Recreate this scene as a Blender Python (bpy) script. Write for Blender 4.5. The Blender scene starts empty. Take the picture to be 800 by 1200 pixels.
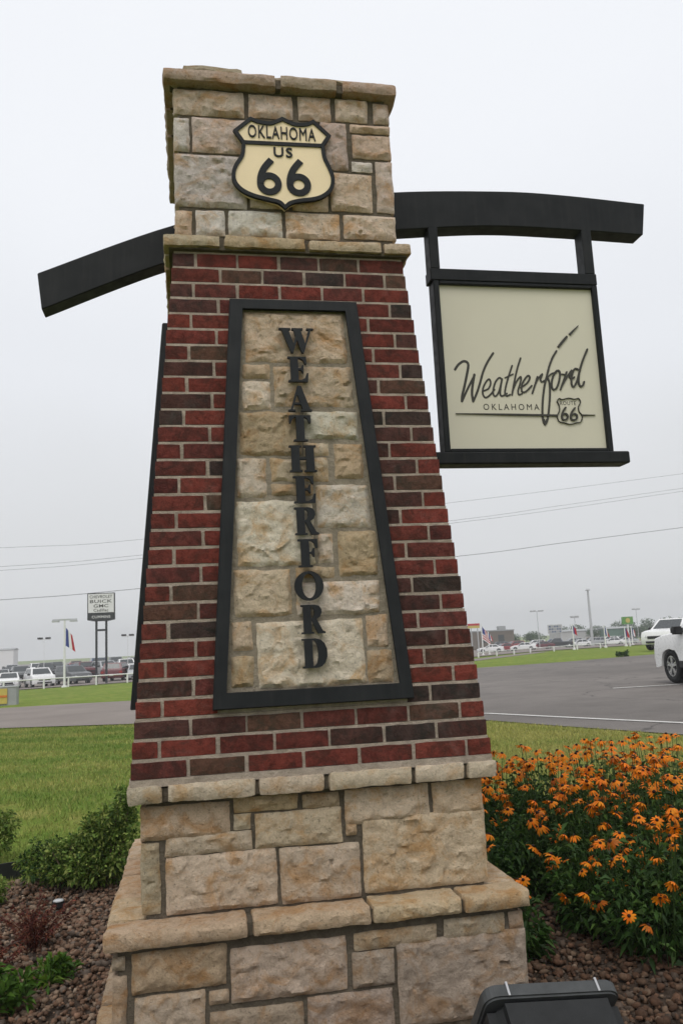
import bpy, bmesh, math, random
import numpy as np
from mathutils import Vector, Matrix, noise
from mathutils.geometry import tessellate_polygon

scene = bpy.context.scene
COL = scene.collection
random.seed(66)
RNG = np.random.default_rng(66)

# ------------------------------------------------------------------ camera
EYE = 1.45
cam_data = bpy.data.cameras.new('camera')
cam_data.sensor_fit = 'VERTICAL'
cam_data.sensor_height = 22.2
cam_data.sensor_width = 14.8
cam_data.lens = 967.3 / 1200 * 22.2
cam_data.clip_start = 0.05
cam_data.clip_end = 6000
cam_data.dof.use_dof = True
cam_data.dof.focus_distance = 3.6
cam_data.dof.aperture_fstop = 7.1
cam = bpy.data.objects.new('camera', cam_data)
COL.objects.link(cam)
_yaw, _pitch, _roll = 0.1856, 0.1597, -0.0488
_f = Vector((math.sin(_yaw) * math.cos(_pitch), math.cos(_yaw) * math.cos(_pitch), math.sin(_pitch)))
_r = Vector((math.cos(_yaw), -math.sin(_yaw), 0))
_u = _r.cross(_f)
_cr, _sr = math.cos(_roll), math.sin(_roll)
_R, _U = _r * _cr + _u * _sr, _u * _cr - _r * _sr
_m = Matrix((_R, _U, -_f)).transposed().to_4x4()
_m.translation = (-0.4361, -3.664, EYE)
cam.matrix_world = _m
scene.camera = cam

# ------------------------------------------------------------------ sky and sun (overcast, early afternoon)
SUN_EL, SUN_AZ = math.radians(56), math.radians(200)      # azimuth clockwise from +Y: behind the camera, a little left
world = bpy.data.worlds.new('World')
scene.world = world
world.use_nodes = True
nt = world.node_tree
nt.nodes.clear()
def _n(t, **kw):
    n = nt.nodes.new(t)
    for k, v in kw.items():
        setattr(n, k, v)
    return n
out = _n('ShaderNodeOutputWorld'); bg = _n('ShaderNodeBackground')
sky = _n('ShaderNodeTexSky', sky_type='NISHITA')
sky.sun_disc = False; sky.sun_elevation = SUN_EL; sky.sun_rotation = SUN_AZ
sky.air_density = 1.0; sky.dust_density = 3.0
hs = _n('ShaderNodeHueSaturation'); hs.inputs['Saturation'].default_value = 0.25; hs.inputs['Value'].default_value = 0.085
nt.links.new(sky.outputs[0], hs.inputs['Color'])
tc = _n('ShaderNodeTexCoord'); sep = _n('ShaderNodeSeparateXYZ')
nt.links.new(tc.outputs['Generated'], sep.inputs[0])
nz = _n('ShaderNodeTexNoise'); nz.inputs['Scale'].default_value = 1.6; nz.inputs['Detail'].default_value = 5; nz.inputs['Roughness'].default_value = 0.45
nt.links.new(tc.outputs['Generated'], nz.inputs['Vector'])
wob = _n('ShaderNodeMath', operation='MULTIPLY_ADD'); wob.inputs[1].default_value = 0.42; wob.inputs[2].default_value = -0.21
nt.links.new(nz.outputs['Fac'], wob.inputs[0])
addz = _n('ShaderNodeMath', operation='ADD')
nt.links.new(sep.outputs['Z'], addz.inputs[0]); nt.links.new(wob.outputs[0], addz.inputs[1])
ramp = _n('ShaderNodeValToRGB')
ramp.color_ramp.interpolation = 'EASE'
els = ramp.color_ramp.elements
els[0].position = 0.0; els[0].color = (0.74, 0.752, 0.765, 1)
els[1].position = 1.0; els[1].color = (1.08, 1.09, 1.10, 1)
for p, c in ((0.12, (0.76, 0.775, 0.795)), (0.38, (0.875, 0.90, 0.945)), (0.62, (0.96, 0.985, 1.03))):
    e = els.new(p); e.color = (*c, 1)
nt.links.new(addz.outputs[0], ramp.inputs[0])
mx = _n('ShaderNodeMix', data_type='RGBA'); mx.inputs[0].default_value = 0.93
nt.links.new(hs.outputs[0], mx.inputs[6]); nt.links.new(ramp.outputs[0], mx.inputs[7])
nt.links.new(mx.outputs[2], bg.inputs['Color']); bg.inputs['Strength'].default_value = 1.0
nt.links.new(bg.outputs[0], out.inputs['Surface'])

sun_data = bpy.data.lights.new('sun', 'SUN')
sun_data.energy = 1.5
sun_data.angle = math.radians(35)
sun_data.color = (1.0, 0.965, 0.91)
sun = bpy.data.objects.new('sun', sun_data)
COL.objects.link(sun)
_sd = Vector((math.sin(SUN_AZ) * math.cos(SUN_EL), math.cos(SUN_AZ) * math.cos(SUN_EL), math.sin(SUN_EL)))
sun.rotation_euler = _sd.to_track_quat('Z', 'Y').to_euler()
sun.location = _sd * 30

vs = scene.view_settings
vs.view_transform = 'Standard'; vs.look = 'None'; vs.gamma = 1.0; vs.use_curve_mapping = False
vs.exposure = 0.0
scene.render.engine = 'CYCLES'
scene.cycles.max_bounces = 6

# ------------------------------------------------------------------ materials
MATS = {}
class NodeKit:
    def __init__(self, name):
        self.m = bpy.data.materials.new(name)
        self.m.use_nodes = True
        self.t = self.m.node_tree
        self.b = self.t.nodes['Principled BSDF']
        self.out = self.t.nodes['Material Output']
    def n(self, t, ins=None, **kw):
        n = self.t.nodes.new(t)
        for k, v in kw.items():
            setattr(n, k, v)
        for k, v in (ins or {}).items():
            n.inputs[k].default_value = v
        return n
    def l(self, a, b):
        self.t.links.new(a, b)
    def coord(self, space='Object', scale=(1, 1, 1)):
        c = self.n('ShaderNodeTexCoord'); mp = self.n('ShaderNodeMapping', {'Scale': scale})
        self.l(c.outputs[space], mp.inputs[0]); return mp.outputs[0]
    def pos(self):
        return self.n('ShaderNodeNewGeometry').outputs['Position']
    def coord_pos(self, scale):
        mp = self.n('ShaderNodeMapping', {'Scale': scale}); self.l(self.pos(), mp.inputs[0]); return mp.outputs[0]
    def noise(self, vec, scale, detail=5, rough=0.55, dist=0.0):
        n = self.n('ShaderNodeTexNoise', {'Scale': scale, 'Detail': detail, 'Roughness': rough, 'Distortion': dist})
        self.l(vec, n.inputs['Vector']); return n.outputs['Fac']
    def ramp(self, fac, stops, interp='LINEAR'):
        r = self.n('ShaderNodeValToRGB'); r.color_ramp.interpolation = interp
        e = r.color_ramp.elements
        e[0].position, e[1].position = stops[0][0], stops[-1][0]
        def c4(c): return (c, c, c, 1) if isinstance(c, (int, float)) else (*c, 1)
        e[0].color, e[1].color = c4(stops[0][1]), c4(stops[-1][1])
        for p, c in stops[1:-1]:
            x = e.new(p); x.color = c4(c)
        self.l(fac, r.inputs[0]); return r.outputs[0]
    def mix(self, fac, a, b, blend='MIX'):
        m = self.n('ShaderNodeMix', data_type='RGBA', blend_type=blend)
        for s, v in ((0, fac), (6, a), (7, b)):
            if isinstance(v, (int, float)): m.inputs[s].default_value = v if s == 0 else (v, v, v, 1)
            elif isinstance(v, tuple): m.inputs[s].default_value = (*v, 1)
            else: self.l(v, m.inputs[s])
        return m.outputs[2]
    def bump(self, h, strength, dist, prev=None):
        b = self.n('ShaderNodeBump', {'Strength': strength, 'Distance': dist})
        self.l(h, b.inputs['Height'])
        if prev is not None: self.l(prev, b.inputs['Normal'])
        return b.outputs[0]
    def attr(self, name='tint'):
        return self.n('ShaderNodeAttribute', attribute_name=name).outputs['Color']
    def done(self, color=None, rough=0.8, spec=0.3, metal=0.0, normal=None):
        b = self.b
        if color is not None:
            if isinstance(color, tuple): b.inputs['Base Color'].default_value = (*color, 1)
            else: self.l(color, b.inputs['Base Color'])
        if isinstance(rough, (int, float)): b.inputs['Roughness'].default_value = rough
        else: self.l(rough, b.inputs['Roughness'])
        b.inputs['Specular IOR Level'].default_value = spec
        b.inputs['Metallic'].default_value = metal
        if normal is not None: self.l(normal, b.inputs['Normal'])
        return self.m

def simple(name, color, rough=0.6, spec=0.4, metal=0.0, var=0.12, scale=6.0, bump=0.0):
    k = NodeKit(name); v = k.coord()
    n = k.noise(v, scale, 5)
    c = k.mix(1.0, color, k.ramp(n, ((0.25, 1 - var), (0.75, 1 + var))), 'MULTIPLY')
    r = k.ramp(k.noise(v, scale * 2.3, 3), ((0.3, max(0.02, rough - 0.08)), (0.7, min(1, rough + 0.08))))
    nb = k.bump(k.noise(v, scale * 12, 4), bump, 0.01) if bump else None
    MATS[name] = k.done(c, r, spec, metal, nb)
    return MATS[name]

def limestone():
    k = NodeKit('limestone'); v = k.pos(); t = k.attr()
    mid = k.noise(v, 30, 8, 0.75, 0.3); fine = k.noise(v, 160, 6, 0.8); big = k.noise(v, 10, 6, 0.65, 1.0)
    c = k.mix(1.0, t, k.ramp(mid, ((0.27, 0.66), (0.45, 0.98), (0.74, 1.16))), 'MULTIPLY')
    rust = k.ramp(big, ((0.47, 0.0), (0.66, 0.9)))
    c = k.mix(rust, c, k.mix(1.0, t, (0.83, 0.62, 0.40), 'MULTIPLY'))
    grime = k.ramp(k.noise(v, 17, 9, 0.8, 0.6), ((0.55, 0.0), (0.72, 0.6)))
    c = k.mix(grime, c, k.mix(1.0, t, (0.52, 0.48, 0.43), 'MULTIPLY'))
    pale = k.ramp(k.noise(v, 8, 7, 0.7, 0.5), ((0.50, 0.0), (0.70, 0.35)))
    c = k.mix(pale, c, k.mix(1.0, t, (1.12, 1.15, 1.2), 'MULTIPLY'))
    pits = k.ramp(k.noise(v, 95, 4, 0.6), ((0.30, 0.55), (0.40, 1.0)))
    c = k.mix(1.0, c, pits, 'MULTIPLY')
    c = k.mix(1.0, c, k.ramp(fine, ((0.28, 0.76), (0.72, 1.14))), 'MULTIPLY')
    nb = k.bump(fine, 0.9, 0.006); nb = k.bump(mid, 1.0, 0.018, nb)
    MATS['limestone'] = k.done(c, 0.97, 0.06, 0, nb)
limestone()

def brick_mat():
    k = NodeKit('fired_brick'); v = k.pos(); t = k.attr()
    mid = k.noise(v, 38, 7, 0.7, 0.3); fine = k.noise(v, 230, 5, 0.8); big = k.noise(v, 16, 5, 0.65, 0.6)
    c = k.mix(1.0, t, k.ramp(mid, ((0.27, 0.45), (0.48, 1.0), (0.74, 1.45))), 'MULTIPLY')
    flash = k.ramp(big, ((0.46, 0.0), (0.62, 0.85)))
    c = k.mix(flash, c, k.mix(1.0, t, (0.48, 0.72, 0.72), 'MULTIPLY'))
    speck = k.ramp(fine, ((0.30, 0.6), (0.5, 1.0), (0.72, 1.3)))
    c = k.mix(1.0, c, speck, 'MULTIPLY')
    smear = k.ramp(k.noise(v, 48, 9, 0.85, 0.4), ((0.60, 0.0), (0.74, 0.5)))
    c = k.mix(smear, c, (0.27, 0.22, 0.18))
    salt = k.ramp(k.noise(v, 4.2, 8, 0.75, 0.8), ((0.56, 0.0), (0.80, 0.22)))
    c = k.mix(salt, c, (0.34, 0.30, 0.27))
    nb = k.bump(fine, 0.7, 0.004); nb = k.bump(mid, 0.8, 0.008, nb)
    MATS['fired_brick'] = k.done(c, 0.9, 0.12, 0, nb)
brick_mat()

def mortar(name, col):
    k = NodeKit(name); v = k.pos()
    a = k.noise(v, 22, 5, 0.6); f = k.noise(v, 260, 4, 0.7)
    c = k.mix(1.0, col, k.ramp(a, ((0.3, 0.72), (0.7, 1.15))), 'MULTIPLY')
    c = k.mix(1.0, c, k.ramp(f, ((0.3, 0.75), (0.7, 1.15))), 'MULTIPLY')
    st = k.ramp(k.noise(v, 6, 7, 0.75, 0.5), ((0.45, 0.0), (0.72, 0.55)))
    c = k.mix(st, c, k.mix(1.0, col, (0.48, 0.46, 0.42), 'MULTIPLY'))
    nb = k.bump(f, 0.9, 0.006); nb = k.bump(k.noise(v, 60, 6, 0.7), 0.9, 0.012, nb)
    MATS[name] = k.done(c, 0.95, 0.1, 0, nb)
mortar('brick_mortar', (0.52, 0.435, 0.36))
mortar('stone_mortar', (0.165, 0.138, 0.105))
mortar('panel_mortar', (0.36, 0.31, 0.24))

def painted_steel():
    k = NodeKit('charcoal_paint'); v = k.pos()
    n = k.noise(v, 9, 5); f = k.noise(v, 90, 4, 0.7)
    c = k.mix(k.ramp(n, ((0.35, 0.0), (0.7, 1.0))), (0.0105, 0.012, 0.0135), (0.017, 0.0185, 0.020))
    dust = k.ramp(f, ((0.62, 0.0), (0.85, 0.35)))
    streak = k.ramp(k.noise(k.coord_pos((40, 40, 2.2)), 1.0, 5, 0.65), ((0.5, 0.0), (0.75, 0.35)))
    c = k.mix(streak, c, (0.034, 0.034, 0.033))
    c = k.mix(dust, c, (0.035, 0.034, 0.032))
    r = k.ramp(k.noise(v, 25, 4), ((0.3, 0.42), (0.7, 0.6)))
    MATS['charcoal_paint'] = k.done(c, r, 0.16, 0, k.bump(f, 0.08, 0.002))
painted_steel()

simple('cream_paint', (0.82, 0.67, 0.44), 0.55, 0.3, var=0.05, scale=8)
simple('sign_face', (0.60, 0.57, 0.46), 0.5, 0.35, var=0.03, scale=3)
simple('sign_ink', (0.045, 0.043, 0.036), 0.5, 0.3, var=0.06, scale=10)
simple('floodlight_metal', (0.018, 0.019, 0.02), 0.55, 0.2, var=0.25, scale=14, bump=0.15)
simple('floodlight_door', (0.055, 0.058, 0.06), 0.55, 0.25, var=0.25, scale=20, bump=0.15)
simple('steel_clip', (0.45, 0.45, 0.46), 0.35, 0.5, 0.8, var=0.1)
simple('black_plastic', (0.018, 0.018, 0.019), 0.55, 0.3, var=0.2)
simple('tyre_rubber', (0.015, 0.015, 0.016), 0.8, 0.2, var=0.2)
simple('chrome_wheel', (0.55, 0.55, 0.56), 0.28, 0.5, 0.85, var=0.05)
simple('car_glass', (0.03, 0.036, 0.04), 0.08, 0.6, var=0.05)
simple('lamp_lens', (0.45, 0.46, 0.47), 0.15, 0.6, var=0.05)
simple('tail_lens', (0.30, 0.02, 0.02), 0.2, 0.6, var=0.05)
simple('white_paint', (0.72, 0.72, 0.71), 0.5, 0.4, var=0.06)
simple('pole_grey', (0.42, 0.43, 0.44), 0.5, 0.4, var=0.08)
simple('dark_pole', (0.035, 0.037, 0.04), 0.5, 0.3, var=0.1)
simple('flag_red', (0.42, 0.03, 0.04), 0.8, 0.1, var=0.1)
simple('flag_white', (0.70, 0.70, 0.70), 0.8, 0.1, var=0.05)
simple('flag_blue', (0.04, 0.06, 0.22), 0.8, 0.1, var=0.1)
simple('yellow_paint', (0.50, 0.40, 0.10), 0.6, 0.3, var=0.1)
simple('orange_paint', (0.55, 0.16, 0.03), 0.6, 0.3, var=0.1)
simple('green_sign', (0.10, 0.26, 0.05), 0.5, 0.3, var=0.1)
simple('brown_wall', (0.145, 0.12, 0.095), 0.9, 0.1, var=0.15, scale=1.5)
simple('pale_wall', (0.45, 0.45, 0.44), 0.85, 0.1, var=0.08, scale=1)
simple('green_wall', (0.10, 0.17, 0.13), 0.85, 0.1, var=0.12, scale=1)
simple('roof_unit', (0.30, 0.31, 0.31), 0.7, 0.3, var=0.1)
simple('wire_black', (0.05, 0.05, 0.055), 0.6, 0.2, var=0.1)
simple('edging_black', (0.016, 0.018, 0.017), 0.5, 0.3, var=0.2)
simple('bark', (0.11, 0.085, 0.06), 0.9, 0.1, var=0.3, scale=30, bump=0.4)
for nm, c in dict(car_white=(0.74, 0.74, 0.74), car_silver=(0.36, 0.37, 0.38), car_grey=(0.11, 0.115, 0.12), car_black=(0.02, 0.02, 0.022),
                  car_red=(0.24, 0.02, 0.025), car_maroon=(0.11, 0.016, 0.022), car_blue=(0.05, 0.08, 0.15), car_tan=(0.26, 0.22, 0.16)).items():
    simple(nm, c, 0.3, 0.5, var=0.03)

def leafy(name, trans=0.25, rough=0.6):
    k = NodeKit(name); t = k.attr(); v = k.pos()
    c = k.mix(1.0, t, k.ramp(k.noise(v, 30, 3), ((0.3, 0.75), (0.7, 1.25))), 'MULTIPLY')
    k.done(c, rough, 0.25)
    tr = k.n('ShaderNodeBsdfTranslucent'); k.l(c, tr.inputs['Color'])
    ms = k.n('ShaderNodeMixShader', {0: trans})
    k.l(k.b.outputs[0], ms.inputs[1]); k.l(tr.outputs[0], ms.inputs[2]); k.l(ms.outputs[0], k.out.inputs['Surface'])
    MATS[name] = k.m
leafy('leaf'); leafy('grass_blade', 0.2, 0.7); leafy('petal', 0.2, 0.6)
def tinted(name, rough, spec=0.2):
    k = NodeKit(name); t = k.attr(); v = k.pos()
    c = k.mix(1.0, t, k.ramp(k.noise(v, 60, 4), ((0.3, 0.7), (0.7, 1.25))), 'MULTIPLY')
    MATS[name] = k.done(c, rough, spec, 0, k.bump(k.noise(v, 180, 3), 0.4, 0.003))
tinted('pebble', 0.85)

def lawn_mat():
    k = NodeKit('lawn'); v = k.pos()
    sep = k.n('ShaderNodeSeparateXYZ'); k.l(v, sep.inputs[0])
    mow = k.n('ShaderNodeMath', operation='MULTIPLY_ADD'); mow.inputs[1].default_value = 0.45
    k.l(sep.outputs['X'], mow.inputs[0]); k.l(sep.outputs['Y'], mow.inputs[2])
    wv = k.n('ShaderNodeMath', operation='SINE'); m2 = k.n('ShaderNodeMath', operation='MULTIPLY'); m2.inputs[1].default_value = 4.2
    k.l(mow.outputs[0], m2.inputs[0]); k.l(m2.outputs[0], wv.inputs[0])
    big = k.noise(v, 0.35, 5, 0.6); mid = k.noise(v, 3.0, 6, 0.65, 0.5); fine = k.noise(v, 55, 4, 0.7)
    s = k.n('ShaderNodeMath', operation='MULTIPLY_ADD'); s.inputs[1].default_value = 0.05; k.l(wv.outputs[0], s.inputs[0]); k.l(mid, s.inputs[2])
    c = k.ramp(s.outputs[0], ((0.33, (0.12, 0.195, 0.032)), (0.52, (0.18, 0.24, 0.046)), (0.72, (0.30, 0.29, 0.085))))
    # the lawn on the right of the sign is drier
    dry = k.n('ShaderNodeMapRange', {'From Min': 0.0, 'From Max': 4.0}); k.l(sep.outputs['X'], dry.inputs[0])
    far = k.n('ShaderNodeMapRange', {'From Min': 20.0, 'From Max': 12.0}); k.l(sep.outputs['Y'], far.inputs[0])
    dm = k.n('ShaderNodeMath', operation='MULTIPLY'); k.l(dry.outputs[0], dm.inputs[0]); k.l(far.outputs[0], dm.inputs[1])
    dn = k.n('ShaderNodeMath', operation='MULTIPLY'); k.l(dm.outputs[0], dn.inputs[0]); dn.inputs[1].default_value = 0.65
    c = k.mix(dn.outputs[0], c, k.ramp(mid, ((0.3, (0.24, 0.22, 0.07)), (0.7, (0.38, 0.32, 0.13)))))
    c = k.mix(1.0, c, k.ramp(fine, ((0.25, 0.55), (0.75, 1.3))), 'MULTIPLY')
    c = k.mix(1.0, c, k.ramp(big, ((0.3, 0.85), (0.7, 1.12))), 'MULTIPLY')
    MATS['lawn'] = k.done(c, 0.95, 0.05, 0, k.bump(fine, 0.8, 0.03))
lawn_mat()
def asphalt():
    k = NodeKit('asphalt'); v = k.pos()
    big = k.noise(v, 0.18, 5, 0.6, 0.4); mid = k.noise(v, 1.1, 5, 0.65); fine = k.noise(v, 70, 4, 0.8)
    c = k.ramp(big, ((0.3, (0.125, 0.113, 0.105)), (0.7, (0.18, 0.162, 0.15))))
    c = k.mix(1.0, c, k.ramp(mid, ((0.3, 0.85), (0.7, 1.15))), 'MULTIPLY')
    c = k.mix(1.0, c, k.ramp(fine, ((0.3, 0.7), (0.7, 1.3))), 'MULTIPLY')
    vor = k.n('ShaderNodeTexVoronoi', {'Scale': 0.22}, feature='DISTANCE_TO_EDGE')
    wp = k.n('ShaderNodeVectorMath', operation='ADD'); wn = k.n('ShaderNodeTexNoise', {'Scale': 0.9, 'Detail': 5.0}); k.l(v, wn.inputs['Vector']); k.l(v, wp.inputs[0]); k.l(wn.outputs['Color'], wp.inputs[1]); k.l(wp.outputs[0], vor.inputs['Vector'])
    c = k.mix(k.ramp(vor.outputs['Distance'], ((0.0, 0.75), (0.006, 0.0))), c, (0.035, 0.033, 0.032))
    oil = k.ramp(k.noise(v, 0.55, 6, 0.7, 0.6), ((0.56, 0.0), (0.72, 0.45)))
    c = k.mix(oil, c, (0.06, 0.055, 0.052))
    MATS['asphalt'] = k.done(c, 0.88, 0.25, 0, k.bump(fine, 0.5, 0.01))
    k = NodeKit('road_concrete'); v = k.pos()
    c = k.ramp(k.noise(v, 0.4, 6, 0.65), ((0.3, (0.175, 0.150, 0.135)), (0.7, (0.235, 0.205, 0.185))))
    c = k.mix(1.0, c, k.ramp(k.noise(v, 60, 4, 0.8), ((0.3, 0.8), (0.7, 1.2))), 'MULTIPLY')
    MATS['road_concrete'] = k.done(c, 0.9, 0.2)
    k = NodeKit('road_paint'); v = k.pos()
    c = k.mix(k.ramp(k.noise(v, 9, 6, 0.7), ((0.5, 0.0), (0.75, 0.6))), (0.52, 0.51, 0.49), (0.2, 0.19, 0.18))
    MATS['road_paint'] = k.done(c, 0.8, 0.2)
    k = NodeKit('bed_soil'); v = k.pos()
    c = k.ramp(k.noise(v, 24, 6, 0.7), ((0.3, (0.035, 0.026, 0.02)), (0.7, (0.09, 0.065, 0.05))))
    MATS['bed_soil'] = k.done(c, 0.95, 0.1, 0, k.bump(k.noise(v, 40, 5), 0.8, 0.03))
asphalt()

# ------------------------------------------------------------------ mesh helpers
def mesh(name, verts, faces, mat, tints=None, smooth=False, mats=None, midx=None):
    me = bpy.data.meshes.new(name)
    me.from_pydata([tuple(v) for v in verts], [], [tuple(f) for f in faces])
    for m in (mats or ([mat] if mat else [])):
        me.materials.append(MATS[m])
    if midx is not None:
        me.polygons.foreach_set('material_index', list(midx))
    if tints is not None:
        a = me.color_attributes.new('tint', 'FLOAT_COLOR', 'POINT')
        t = np.asarray(tints, dtype=np.float32)
        if t.ndim == 1: t = np.tile(t, (len(verts), 1))
        t = np.c_[t, np.ones(len(t), dtype=np.float32)]
        a.data.foreach_set('color', t.ravel())
    if smooth:
        me.polygons.foreach_set('use_smooth', [True] * len(me.polygons))
    me.update()
    return me
def fast_mesh(name, V, F, mat, tints=None, smooth=False):
    """numpy: V (n,3), F (m,k) constant k"""
    me = bpy.data.meshes.new(name)
    V = np.asarray(V, np.float32); F = np.asarray(F, np.int32)
    me.vertices.add(len(V)); me.vertices.foreach_set('co', V.ravel())
    k = F.shape[1]
    me.loops.add(F.size); me.loops.foreach_set('vertex_index', F.ravel())
    me.polygons.add(len(F)); me.polygons.foreach_set('loop_start', np.arange(0, F.size, k, dtype=np.int32))
    me.materials.append(MATS[mat])
    if tints is not None:
        a = me.color_attributes.new('tint', 'FLOAT_COLOR', 'POINT')
        t = np.c_[np.asarray(tints, np.float32), np.ones(len(V), np.float32)]
        a.data.foreach_set('color', t.ravel())
    if smooth: me.polygons.foreach_set('use_smooth', np.ones(len(F), dtype=bool))
    me.update(calc_edges=True)
    return me
def obj(name, me, parent=None, loc=None, rotz=None):
    o = bpy.data.objects.new(name, me); COL.objects.link(o)
    if parent is not None: o.parent = parent
    if loc is not None: o.location = loc
    if rotz is not None: o.rotation_euler = (0, 0, rotz)
    return o
def tag(o, label=None, cat=None, group=None, kind=None):
    if label: o['label'] = label
    if cat: o['category'] = cat
    if group: o['group'] = group
    if kind: o['kind'] = kind
    return o
def empty(name, loc=(0, 0, 0), rotz=0.0):
    return obj(name, None, None, loc, rotz)
BOXF = [(0, 1, 3, 2), (4, 6, 7, 5), (0, 4, 5, 1), (2, 3, 7, 6), (0, 2, 6, 4), (1, 5, 7, 3)]
class MB:
    def __init__(self): self.v = []; self.f = []; self.t = []; self.mi = []
    def add(self, v, f, t=None, mi=0):
        b = len(self.v); self.v += [tuple(x) for x in v]; self.f += [tuple(i + b for i in q) for q in f]
        if t is not None: self.t += [t] * len(v)
        self.mi += [mi] * len(f); return self
    def box(self, x0, x1, y0, y1, z0, z1, t=None, mi=0):
        v = [(x, y, z) for x in (x0, x1) for y in (y0, y1) for z in (z0, z1)]
        return self.add(v, BOXF, t, mi)
    def prism(self, loop, y0, y1, t=None, mi=0):
        """polygon in (x,z), extruded along y"""
        n = len(loop)
        tr = tessellate_polygon([[Vector((x, z, 0)) for x, z in loop]])
        v = [(x, y0, z) for x, z in loop] + [(x, y1, z) for x, z in loop]
        f = [tuple(q) for q in tr] + [tuple(i + n for i in reversed(q)) for q in tr]
        f += [(i, (i + 1) % n, (i + 1) % n + n, i + n) for i in range(n)]
        return self.add(v, f, t, mi)
    def tube(self, pts, rads, seg=8, caps=True, t=None, mi=0):
        pts = [Vector(p) for p in pts]
        if isinstance(rads, (int, float)): rads = [rads] * len(pts)
        v = []
        for i, p in enumerate(pts):
            d = (pts[min(i + 1, len(pts) - 1)] - pts[max(i - 1, 0)]).normalized()
            a = d.cross(Vector((0, 0, 1)) if abs(d.z) < 0.95 else Vector((1, 0, 0))).normalized(); b = d.cross(a)
            for k in range(seg):
                an = 2 * math.pi * k / seg
                v.append(p + (a * math.cos(an) + b * math.sin(an)) * rads[i])
        f = []
        for i in range(len(pts) - 1):
            for k in range(seg):
                f.append((i * seg + k, i * seg + (k + 1) % seg, (i + 1) * seg + (k + 1) % seg, (i + 1) * seg + k))
        if caps:
            f.append(tuple(range(seg - 1, -1, -1))); f.append(tuple(range((len(pts) - 1) * seg, len(pts) * seg)))
        return self.add(v, f, t, mi)
    def me(self, name, mat=None, mats=None, smooth=False):
        m = mesh(name, self.v, self.f, mat, self.t if self.t else None, smooth, mats, self.mi if mats else None)
        bm = bmesh.new(); bm.from_mesh(m); bmesh.ops.recalc_face_normals(bm, faces=bm.faces); bm.to_mesh(m); bm.free()
        return m
    def build(self, name, mat=None, parent=None, loc=None, mats=None, rotz=None, smooth=False):
        return obj(name, self.me(name, mat, mats, smooth), parent, loc, rotz)
def bevel(me, off, seg=1):
    bm = bmesh.new(); bm.from_mesh(me)
    bmesh.ops.remove_doubles(bm, verts=bm.verts, dist=1e-5)
    es = [e for e in bm.edges if len(e.link_faces) == 2 and e.calc_face_angle(0) > 0.5]
    bmesh.ops.bevel(bm, geom=es, offset=off, segments=seg, affect='EDGES', clamp_overlap=True)
    bmesh.ops.recalc_face_normals(bm, faces=bm.faces)
    bm.to_mesh(me); bm.free(); return me

def rough_box(x0, x1, y0, y1, z0, z1, seed, cell=0.0095, rnd=0.005, amp=0.006, bulge=0.008, wob=0.004, fine=0.0028):
    """hewn stone block; the rock face looks to -Y. returns verts, faces"""
    sx, sy, sz = x1 - x0, y1 - y0, z1 - z0
    nx, ny, nz_ = (max(2, min(56, int(round(s / cell)))) for s in (sx, sy, sz))
    ny = min(ny, 5) if sy < 0.25 else ny
    idx = {}; V = []; F = []
    off = Vector((seed * 3.17, seed * 1.71, seed * 2.39))
    rnd = min(rnd, sx * .45, sz * .45, sy * .45)
    def vert(i, j, k):
        key = (i, j, k)
        if key in idx: return idx[key]
        p = Vector((x0 + sx * i / nx, y0 + sy * j / ny, z0 + sz * k / nz_))
        c = Vector((min(max(p.x, x0 + rnd), x1 - rnd), min(max(p.y, y0 + rnd), y1 - rnd), min(max(p.z, z0 + rnd), z1 - rnd)))
        d = p - c
        nrm = d.normalized() if d.length > 1e-9 else Vector((0, -1, 0))
        q = c + nrm * rnd
        if j == 0 or d.y < 0:
            e = min(p.x - x0, x1 - p.x, p.z - z0, z1 - p.z)
            s = min(1.0, max(0.0, e / 0.02)); s = s * s * (3 - 2 * s)
            h = noise.fractal(p * 9 + off, 0.9, 2.1, 3) * amp * .8 + noise.turbulence(p * 34 + off, 4, True) * fine * 2.0
            _d, _c = noise.voronoi(p * 23 + off + noise.noise_vector(p * 14 + off) * .4)
            c0 = _c[0]; hv = noise.cell_vector(c0 * 3.7)
            h += (hv.x - .5) * amp * 1.1 + ((p * 23 + off - c0).dot(hv - Vector((.5, .5, .5)))) * amp * 1.0
            rid = abs(noise.noise(p * 15 + off * 1.3)) * amp * 1.1
            q.y -= s * max(0.0012 + h * .12, bulge + h - rid) if j == 0 else 0
        else:
            q += nrm * noise.fractal(p * 22 + off, 0.9, 2.0, 3) * fine * 1.1
        w = noise.noise_vector(p * 13 + off) * wob
        w2 = noise.noise_vector(p * 45 + off) * wob * .55
        q.x += w.x + w2.x; q.z += w.z + w2.z
        idx[key] = len(V); V.append(q); return idx[key]
    def quad(a, b, c, d): F.append((vert(*a), vert(*b), vert(*c), vert(*d)))
    for i in range(nx):
        for k in range(nz_):
            quad((i, 0, k), (i + 1, 0, k), (i + 1, 0, k + 1), (i, 0, k + 1))
            quad((i, ny, k), (i, ny, k + 1), (i + 1, ny, k + 1), (i + 1, ny, k))
        for j in range(ny):
            quad((i, j, 0), (i, j + 1, 0), (i + 1, j + 1, 0), (i + 1, j, 0))
            quad((i, j, nz_), (i + 1, j, nz_), (i + 1, j + 1, nz_), (i, j + 1, nz_))
    for j in range(ny):
        for k in range(nz_):
            quad((0, j, k), (0, j, k + 1), (0, j + 1, k + 1), (0, j + 1, k))
            quad((nx, j, k), (nx, j + 1, k), (nx, j + 1, k + 1), (nx, j, k + 1))
    return V, F
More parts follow.
